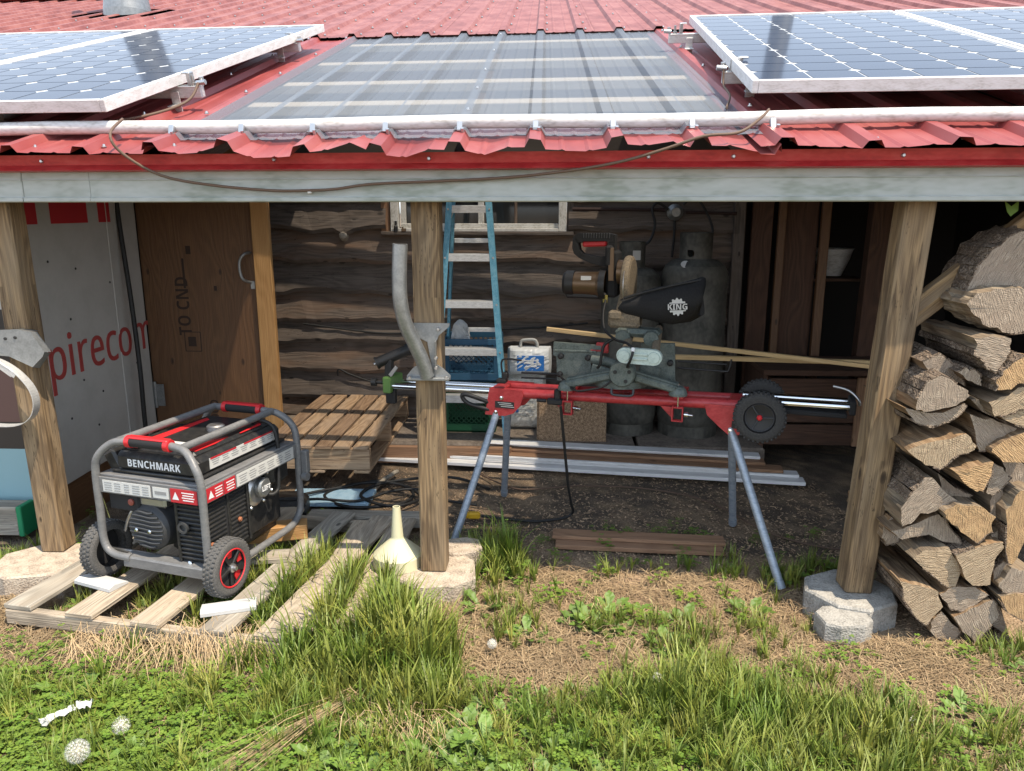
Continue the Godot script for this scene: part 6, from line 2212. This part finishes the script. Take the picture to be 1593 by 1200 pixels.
func plants() -> void:
	rng.seed = 4242
	var vm := func(rough: float, back: Color) -> StandardMaterial3D:
		var m := StandardMaterial3D.new()
		m.vertex_color_use_as_albedo = true
		m.roughness = rough
		m.backlight = back
		m.cull_mode = BaseMaterial3D.CULL_DISABLED
		return m
	var gmat: StandardMaterial3D = vm.call(.55, Color(.55, .6, .25))
	var smat: StandardMaterial3D = vm.call(.8, Color(.2, .18, .12))
	# meshes: three grass tufts, straw mat, clover, broad weed
	var tufts := []
	for v in 3:
		var b := mb()
		for i in 13:
			var a := rr(0, TAU)
			var d := V(cos(a), 0, sin(a))
			b.col = Color(1, 1, 1).lerp(Color(1.35, 1.2, .8), rr(0, .6)) * rr(.75, 1.1)
			if rng.randf() < .10: b.col = Color(2.2, 1.5, 1.6)
			blade(b, d * rr(0, .03), V(cos(a + rr(-1, 1)), 0, sin(a + rr(-1, 1))), rr(.55, 1.15), rr(.016, .028) if v < 2 else rr(.03, .045), rr(.05, .55) + (.25 if v == 1 else 0.0))
		tufts.append(b.mesh())
	var straw := []
	for v in 2:
		var b := mb()
		for i in 18:
			var a := rr(0, TAU)
			var d := V(cos(a), rr(-.05, .22) if v == 0 else rr(.0, .12), sin(a)).normalized()
			var p := V(rr(-.05, .05), rr(.002, .022), rr(-.05, .05))
			var l := rr(.03, .10)
			var side := d.cross(Vector3.UP).normalized() * rr(.0006, .0014)
			b.col = Color(1, 1, 1) * rr(.6, 1.15)
			var q := p + d * l
			var m := (p + q) * .5 + V(0, rr(.0, .012), 0)
			b.quad(p - side, m - side, m + side, p + side)
			b.quad(m - side, q - side * .5, q + side * .5, m + side)
		straw.append(b.mesh())
	var clover := mb()
	for i in 7:
		var a := rr(0, TAU)
		var p := V(cos(a), 0, sin(a)) * rr(.004, .034)
		var h := rr(.03, .07)
		var top := p + V(rr(-.01, .01), h, rr(-.01, .01))
		clover.col = Color(.9, 1, .9) * rr(.8, 1.1)
		clover.tri(p - V(.0008, 0, 0), top, p + V(.0008, 0, 0))
		var a0 := rr(0, TAU)
		for k in 3:
			var aa := a0 + TAU * k / 3
			var d := V(cos(aa), .12, sin(aa))
			var sd := V(-sin(aa), 0, cos(aa))
			var l := rr(.008, .0115)
			clover.quad(top, top + d * l * .6 + sd * l * .55, top + d * l * 1.05 + sd * l * .3, top + d * l * .95)
			clover.quad(top, top + d * l * .95, top + d * l * 1.05 - sd * l * .3, top + d * l * .6 - sd * l * .55)
	var weed := mb()
	for i in 7:
		var a := TAU * i / 7 + rr(-.3, .3)
		var d := V(cos(a), 0, sin(a))
		var sd := V(-sin(a), 0, cos(a))
		weed.col = Color(1, 1, 1) * rr(.8, 1.1)
		var l := rr(.06, .11)
		var up := rr(.6, 1.3)
		var last := Vector3.ZERO
		var lw := .003
		for k in 5:
			var f := (k + 1) / 5.0
			var q := d * l * f + V(0, l * up * (f - .45 * f * f), 0)
			var w: float = [.006, .012, .016, .013, .0005][k] * (1.0 if k % 2 == 0 else .75)
			weed.quad(last - sd * lw, q - sd * w + V(0, w * .4, 0), q, last)
			weed.quad(last, q, q + sd * w + V(0, w * .4, 0), last + sd * lw)
			last = q
			lw = w
	var chip := mb()
	chip.box(Vector3.ZERO, V(.014, .003, .006), 0)
	var K := {}
	for q in ["t0", "t1", "t2", "s0", "s1", "c", "w", "k"]: K[q] = Kind.new()
	var put := func(key: String, x: float, z: float, sc: Vector3, c: Color) -> void:
		var kk: Kind = K[key]
		kk.tr.append(Transform3D(Basis(Vector3.UP, rr(0, TAU)).scaled_local(sc), V(x, gh(x, z) - .002, z)))
		kk.co.append(c)
	var x0 := -3.4
	var x1 := 3.2
	var cell := .021
	var nx := int((x1 - x0) / cell)
	var z1 := -1.0
	var z0 := -3.75
	var nzc := int((z1 - z0) / cell)
	for j in nzc:
		for i in nx:
			var x := x0 + (i + rng.randf()) * cell
			var z := z0 + (j + rng.randf()) * cell
			if absf(x) > 2.5 and rng.randf() < .4: continue
			if blocked(x, z): continue
			var L := lawn(x, z)
			var cl := clampf(1.15 * ell(x, z, -1.55, -2.0, .62, .34) + 1.0 * ell(x, z, -1.1, -1.65, .7, .25) + .55 * ell(x, z, .25, -2.05, .35, .18) + .6 * ell(x, z, .9, -1.7, .7, .3) + .25 * GN.get_noise_2d(x * 4, z * 4 + 60), 0, 1)
			if rng.randf() < cl * .95:
				var gg := rr(.8, 1.2)
				put.call("c", x, z, V(1, rr(.6, 1.0), 1) * rr(.8, 1.25), C(.115, .19, .022).lerp(C(.18, .21, .03), rng.randf() * .6) * gg)
				if rng.randf() < .3: continue
			if rng.randf() < L.x * .62:
				var h := L.y * rr(.55, 1.25)
				var yel := clampf(.35 + .9 * GN.get_noise_2d(x * 5 + 90, z * 5), 0, 1)
				var c := C(.115, .18, .022).lerp(C(.26, .265, .055), yel) * rr(.8, 1.2)
				var ky: String = ["t0", "t1", "t0", "t2"][rng.randi() % 4]
				put.call(ky, x, z, V(h * rr(.7, 1.1) * (.075 / maxf(h, .03) * .4 + .6), h, h * rr(.7, 1.1)), c)
			if rng.randf() < L.z * .85:
				put.call("s0" if rng.randf() < .6 else "s1", x, z, V(1, rr(.6, 1.3), 1) * rr(.7, 1.3), C(.47, .35, .20).lerp(C(.33, .22, .12), rng.randf()) * rr(.8, 1.15))
			if rng.randf() < .018 * clampf(L.x, 0, 1) + .03 * ell(x, z, .25, -2.75, .4, .12) + .05 * ell(x, z, -.45, -2.0, .4, .25):
				put.call("w", x, z, V(1, 1, 1) * rr(.6, 1.6), C(.11, .185, .03) * rr(.8, 1.2))
	# wood chips on the bare ground
	for i in 17000:
		var x := rr(-1.1, 1.6)
		var z := rr(-4.6, -2.35)
		if rng.randf() > 1.0 - .5 * smoothstep(-3.3, -4.4, z): continue
		var kk: Kind = K["k"]
		kk.tr.append(Transform3D(Basis.from_euler(V(rr(-.5, .5), rr(0, TAU), rr(-.5, .5))).scaled_local(V(rr(.3, 1.6), rr(.4, 1.2), rr(.3, 1.2))), V(x, gh(x, z) + .002, z)))
		kk.co.append(C(.50, .35, .22).lerp(C(.15, .10, .065), rng.randf()) * rr(.7, 1.2))
	scatter("grass", "green lawn grass in front of the porch", "grass", tufts[0], gmat, K.t0)
	scatter("grass", "bent green grass blades among the lawn", "grass", tufts[1], gmat, K.t1)
	scatter("grass", "broad-bladed green grass among the lawn", "grass", tufts[2], gmat, K.t2)
	scatter("dry_straw", "tan dry straw litter on the bare patches", "straw", straw[0], smat, K.s0)
	scatter("dry_straw", "flattened dry straw between the grass", "straw", straw[1], smat, K.s1)
	scatter("clover", "low clover leaves covering the front left of the lawn", "clover", clover.mesh(), gmat, K.c)
	scatter("weeds", "broad-leaved weeds dotted through the lawn", "weeds", weed.mesh(), gmat, K.w)
	scatter("wood_chips", "small wood chips strewn over the bare earth", "wood chips", chip.mesh(), smat, K.k)
	# dry straw bundles: one drapes from the pallet edge, one lies in the lawn
	straw_bundle("matted dry grass hanging over the front edge of the generator pallet", V(-1.22, .09, -2.50), V(-1.16, .0, -2.36), .17, 260)
	straw_bundle("tuft of dry grass at the pallet edge left of the generator wheel", V(-1.55, .08, -2.50), V(-1.50, .0, -2.38), .22, 200)
	straw_bundle("long bundle of flattened dry grass slanting through the green lawn", V(-.64, .035, -2.22), V(-.90, .02, -1.84), .03, 110)
	straw_bundle("pale dry grass clump in the lawn right of the slanting bundle", V(-.47, .05, -2.12), V(-.42, .01, -2.02), .14, 160)
	# dandelions
	for q in [["large dandelion seed head at the bottom left corner", V(-1.345, 0, -1.85), .085, 1.0, .0], ["bald dandelion head behind the large seed head", V(-1.29, 0, -1.98), .075, .8, .5], ["dandelion seed head on the bare patch by the middle footing", V(-.205, 0, -2.52), .055, .55, .1], ["half-blown dandelion seed head in the right-hand grass", V(.36, 0, -2.29), .09, .5, .3]]:
		dandelion(q[0], q[1], q[2], q[3], q[4])
	# scraps
	for q in [["folded white paper scrap lying on the clover", V(-1.53, .055, -2.04), .9, .10, .03], ["crumpled white paper scrap just behind the folded one", V(-1.475, .06, -2.09), .3, .045, .035], ["pale crumpled scrap in the grass at the lower right", V(1.12, .02, -2.20), .5, .10, .05]]:
		var t := thing("paper_scrap", q[0], "paper", q[1], q[2], "scraps in the lawn")
		var s := mb()
		var nz := noise(int(q[3] * 1000), 20.0, 2)
		var g := []
		for j in 7:
			var row := []
			for i in 9:
				var a := i / 8.0 - .5
				var b := j / 6.0 - .5
				row.append(V(a * q[3], .016 * nz.get_noise_2d(a, b) + .015 * (.25 - b * b) * 2.0, b * q[4] * (1 + .3 * nz.get_noise_1d(a * 3))))
			g.append(row)
		for j in 6:
			for i in 8:
				s.qo(g[j][i], g[j][i + 1], g[j + 1][i + 1], g[j + 1][i], V(0, 1, 0))
				s.qo(g[j][i] - V(0, .001, 0), g[j][i + 1] - V(0, .001, 0), g[j + 1][i + 1] - V(0, .001, 0), g[j + 1][i] - V(0, .001, 0), V(0, -1, 0))
		part(s, "paper", M.paper if q[1].x < 0 else M.whitewood, t)
	# leaf that pokes out under the eave
	var lf := thing("green_leaf", "single green leaf poking down below the fascia at the upper right", "leaf", V(1.62, 1.63, -2.90))
	var s := mb()
	s.col = C(.12, .2, .03)
	s.quad(V(-.02, .0, 0), V(-.012, -.04, .012), V(.0, -.055, .015), V(.003, -.02, .006))
	s.quad(V(.003, -.02, .006), V(.0, -.055, .015), V(.025, -.035, .012), V(.03, .0, 0))
	part(s, "blade", gmat, lf)
	# seed stalk by the white wall
	var sk := thing("seed_stalk", "thin grass stalk with a seed head before the white board", "plant", V(-2.12, .0, -3.3))
	s = mb()
	s.col = C(.16, .17, .06)
	s.tube(curve([V(.08, 0, 0), V(.05, .15, 0), V(.02, .3, 0), V(.0, .40, 0)]), .0022, 5)
	s.tube([V(.002, .34, 0), V(.0, .37, 0), V(-.003, .41, 0)], [.002, .010, .001], 6)
	part(s, "stalk", smat, sk)

func straw_bundle(label: String, a: Vector3, b: Vector3, spread: float, n: int) -> void:
	var t := thing("dry_grass_clump", label, "dry grass", V(a.x, 0, a.z), 0.0, "clumps of dry grass")
	var s := mb()
	for i in n:
		var o := V(rr(-spread, spread), rr(-.02, .03), rr(-spread, spread) * .4)
		var p := a + o - t.position + V(rr(-.03, .03), rr(-.03, .0), rr(-.03, .03))
		var q := b + o * rr(.3, 1.6) + V(rr(-.07, .07), rr(0, .03), rr(-.05, .05)) - t.position
		if rng.randf() < .25: q = p + V(rr(-.1, .1), rr(-.04, .02), rr(-.02, .08))
		var side := (q - p).cross(V(rr(-.3, .3), 1, rr(-.3, .3))).normalized() * rr(.0007, .0014)
		s.col = C(.47, .35, .20).lerp(C(.31, .21, .11), rng.randf()) * rr(.8, 1.2)
		var m := (p + q) * .5 + V(0, rr(.0, .035), 0)
		s.quad(p - side, m - side, m + side, p + side)
		s.quad(m - side, q - side * .4, q + side * .4, m + side)
	var m := StandardMaterial3D.new()
	m.vertex_color_use_as_albedo = true
	m.roughness = .8
	part(s, "stalks", m, t)

func dandelion(label: String, at: Vector3, h: float, size: float, bald: float) -> void:
	var t := thing("dandelion", label, "dandelion", at, 0.0, "dandelion clocks")
	var s := mb()
	s.col = C(.20, .15, .08)
	s.tube(curve([V(.01, 0, 0), V(.005, h * .5, 0), V(0, h, 0)]), .0024, 6)
	var m := StandardMaterial3D.new()
	m.vertex_color_use_as_albedo = true
	m.roughness = .8
	part(s, "stem", m, t)
	s = mb()
	s.col = C(.6, .58, .35)
	s.X = Transform3D(Basis(), V(0, h, 0))
	s.lathe([Vector2(0, -.004), Vector2(.005, -.002), Vector2(.006, .002), Vector2(.004, .005), Vector2(0, .006)], 10, true)
	part(s, "core", m, t)
	s = mb()
	var R := .034 * size
	var n := 120
	for i in n:
		var y := 1.0 - 2.0 * (i + .5) / n
		var r := sqrt(1 - y * y)
		var a := i * 2.39996
		var d := V(cos(a) * r, y, sin(a) * r)
		if rng.randf() < bald: continue
		var c := V(0, h, 0)
		var e := c + d * R * rr(.78, .9)
		var u := d.cross(V(.3, .9, .2)).normalized()
		var w := d.cross(u)
		s.col = C(.45, .40, .30)
		s.quad(c + d * .006 - u * .0003, e - u * .0003, e + u * .0003, c + d * .006 + u * .0003)
		s.col = C(.75, .75, .70)
		for k in 9:
			var aa := TAU * k / 9 + i
			var dd := (u * cos(aa) + w * sin(aa)) * R * .30 + d * R * .16
			var pp := (u * -sin(aa) + w * cos(aa)) * .00028
			s.tri(e - pp, e + dd, e + pp)
	part(s, "seed_head", m, t)

func _ready() -> void:
	rng.seed = 7
	# ---- camera
	var cam := Camera3D.new()
	cam.name = "camera"
	cam.fov = 53.2
	cam.near = 0.05
	cam.far = 1000.0
	cam.position = V(0, 1.6, 0)
	cam.rotation_degrees = V(-12.9, 3.0, 0)
	add_child(cam)
	# ---- sky, exposure
	var env := Environment.new()
	env.background_mode = Environment.BG_SKY
	var sky := Sky.new()
	var sm := ProceduralSkyMaterial.new()
	sm.sky_top_color = Color(.56, .62, .70)
	sm.sky_horizon_color = Color(.82, .84, .86)
	sm.sky_curve = 0.18
	sm.ground_bottom_color = Color(.28, .27, .2)
	sm.ground_horizon_color = Color(.6, .62, .58)
	sm.sky_energy_multiplier = 1.35
	sky.sky_material = sm
	env.sky = sky
	env.tonemap_mode = Environment.TONE_MAPPER_LINEAR
	env.tonemap_exposure = 1.85
	env.sdfgi_enabled = true
	env.ssao_enabled = true
	env.ssil_enabled = true
	var we := WorldEnvironment.new()
	we.environment = env
	add_child(we)
	# ---- sun: high, in front of the porch and to the right
	var sun := DirectionalLight3D.new()
	sun.name = "sun"
	sun.light_energy = 1.25
	sun.light_color = Color(1.0, .94, .85)
	sun.light_angular_distance = 0.6
	sun.shadow_enabled = true
	add_child(sun)
	sun.look_at_from_position(V(0, 5, 0), V(0, 5, 0) + V(-.36, -1.0, -.29))
	# ---- scene
	materials()
	ground()
	slabs()
	shed()
	hanging_cable()
	solar()
	fixings()
	porch_things()
	saw_stand()
	mitre_saw()
	generator()
	firewood()
	plants()
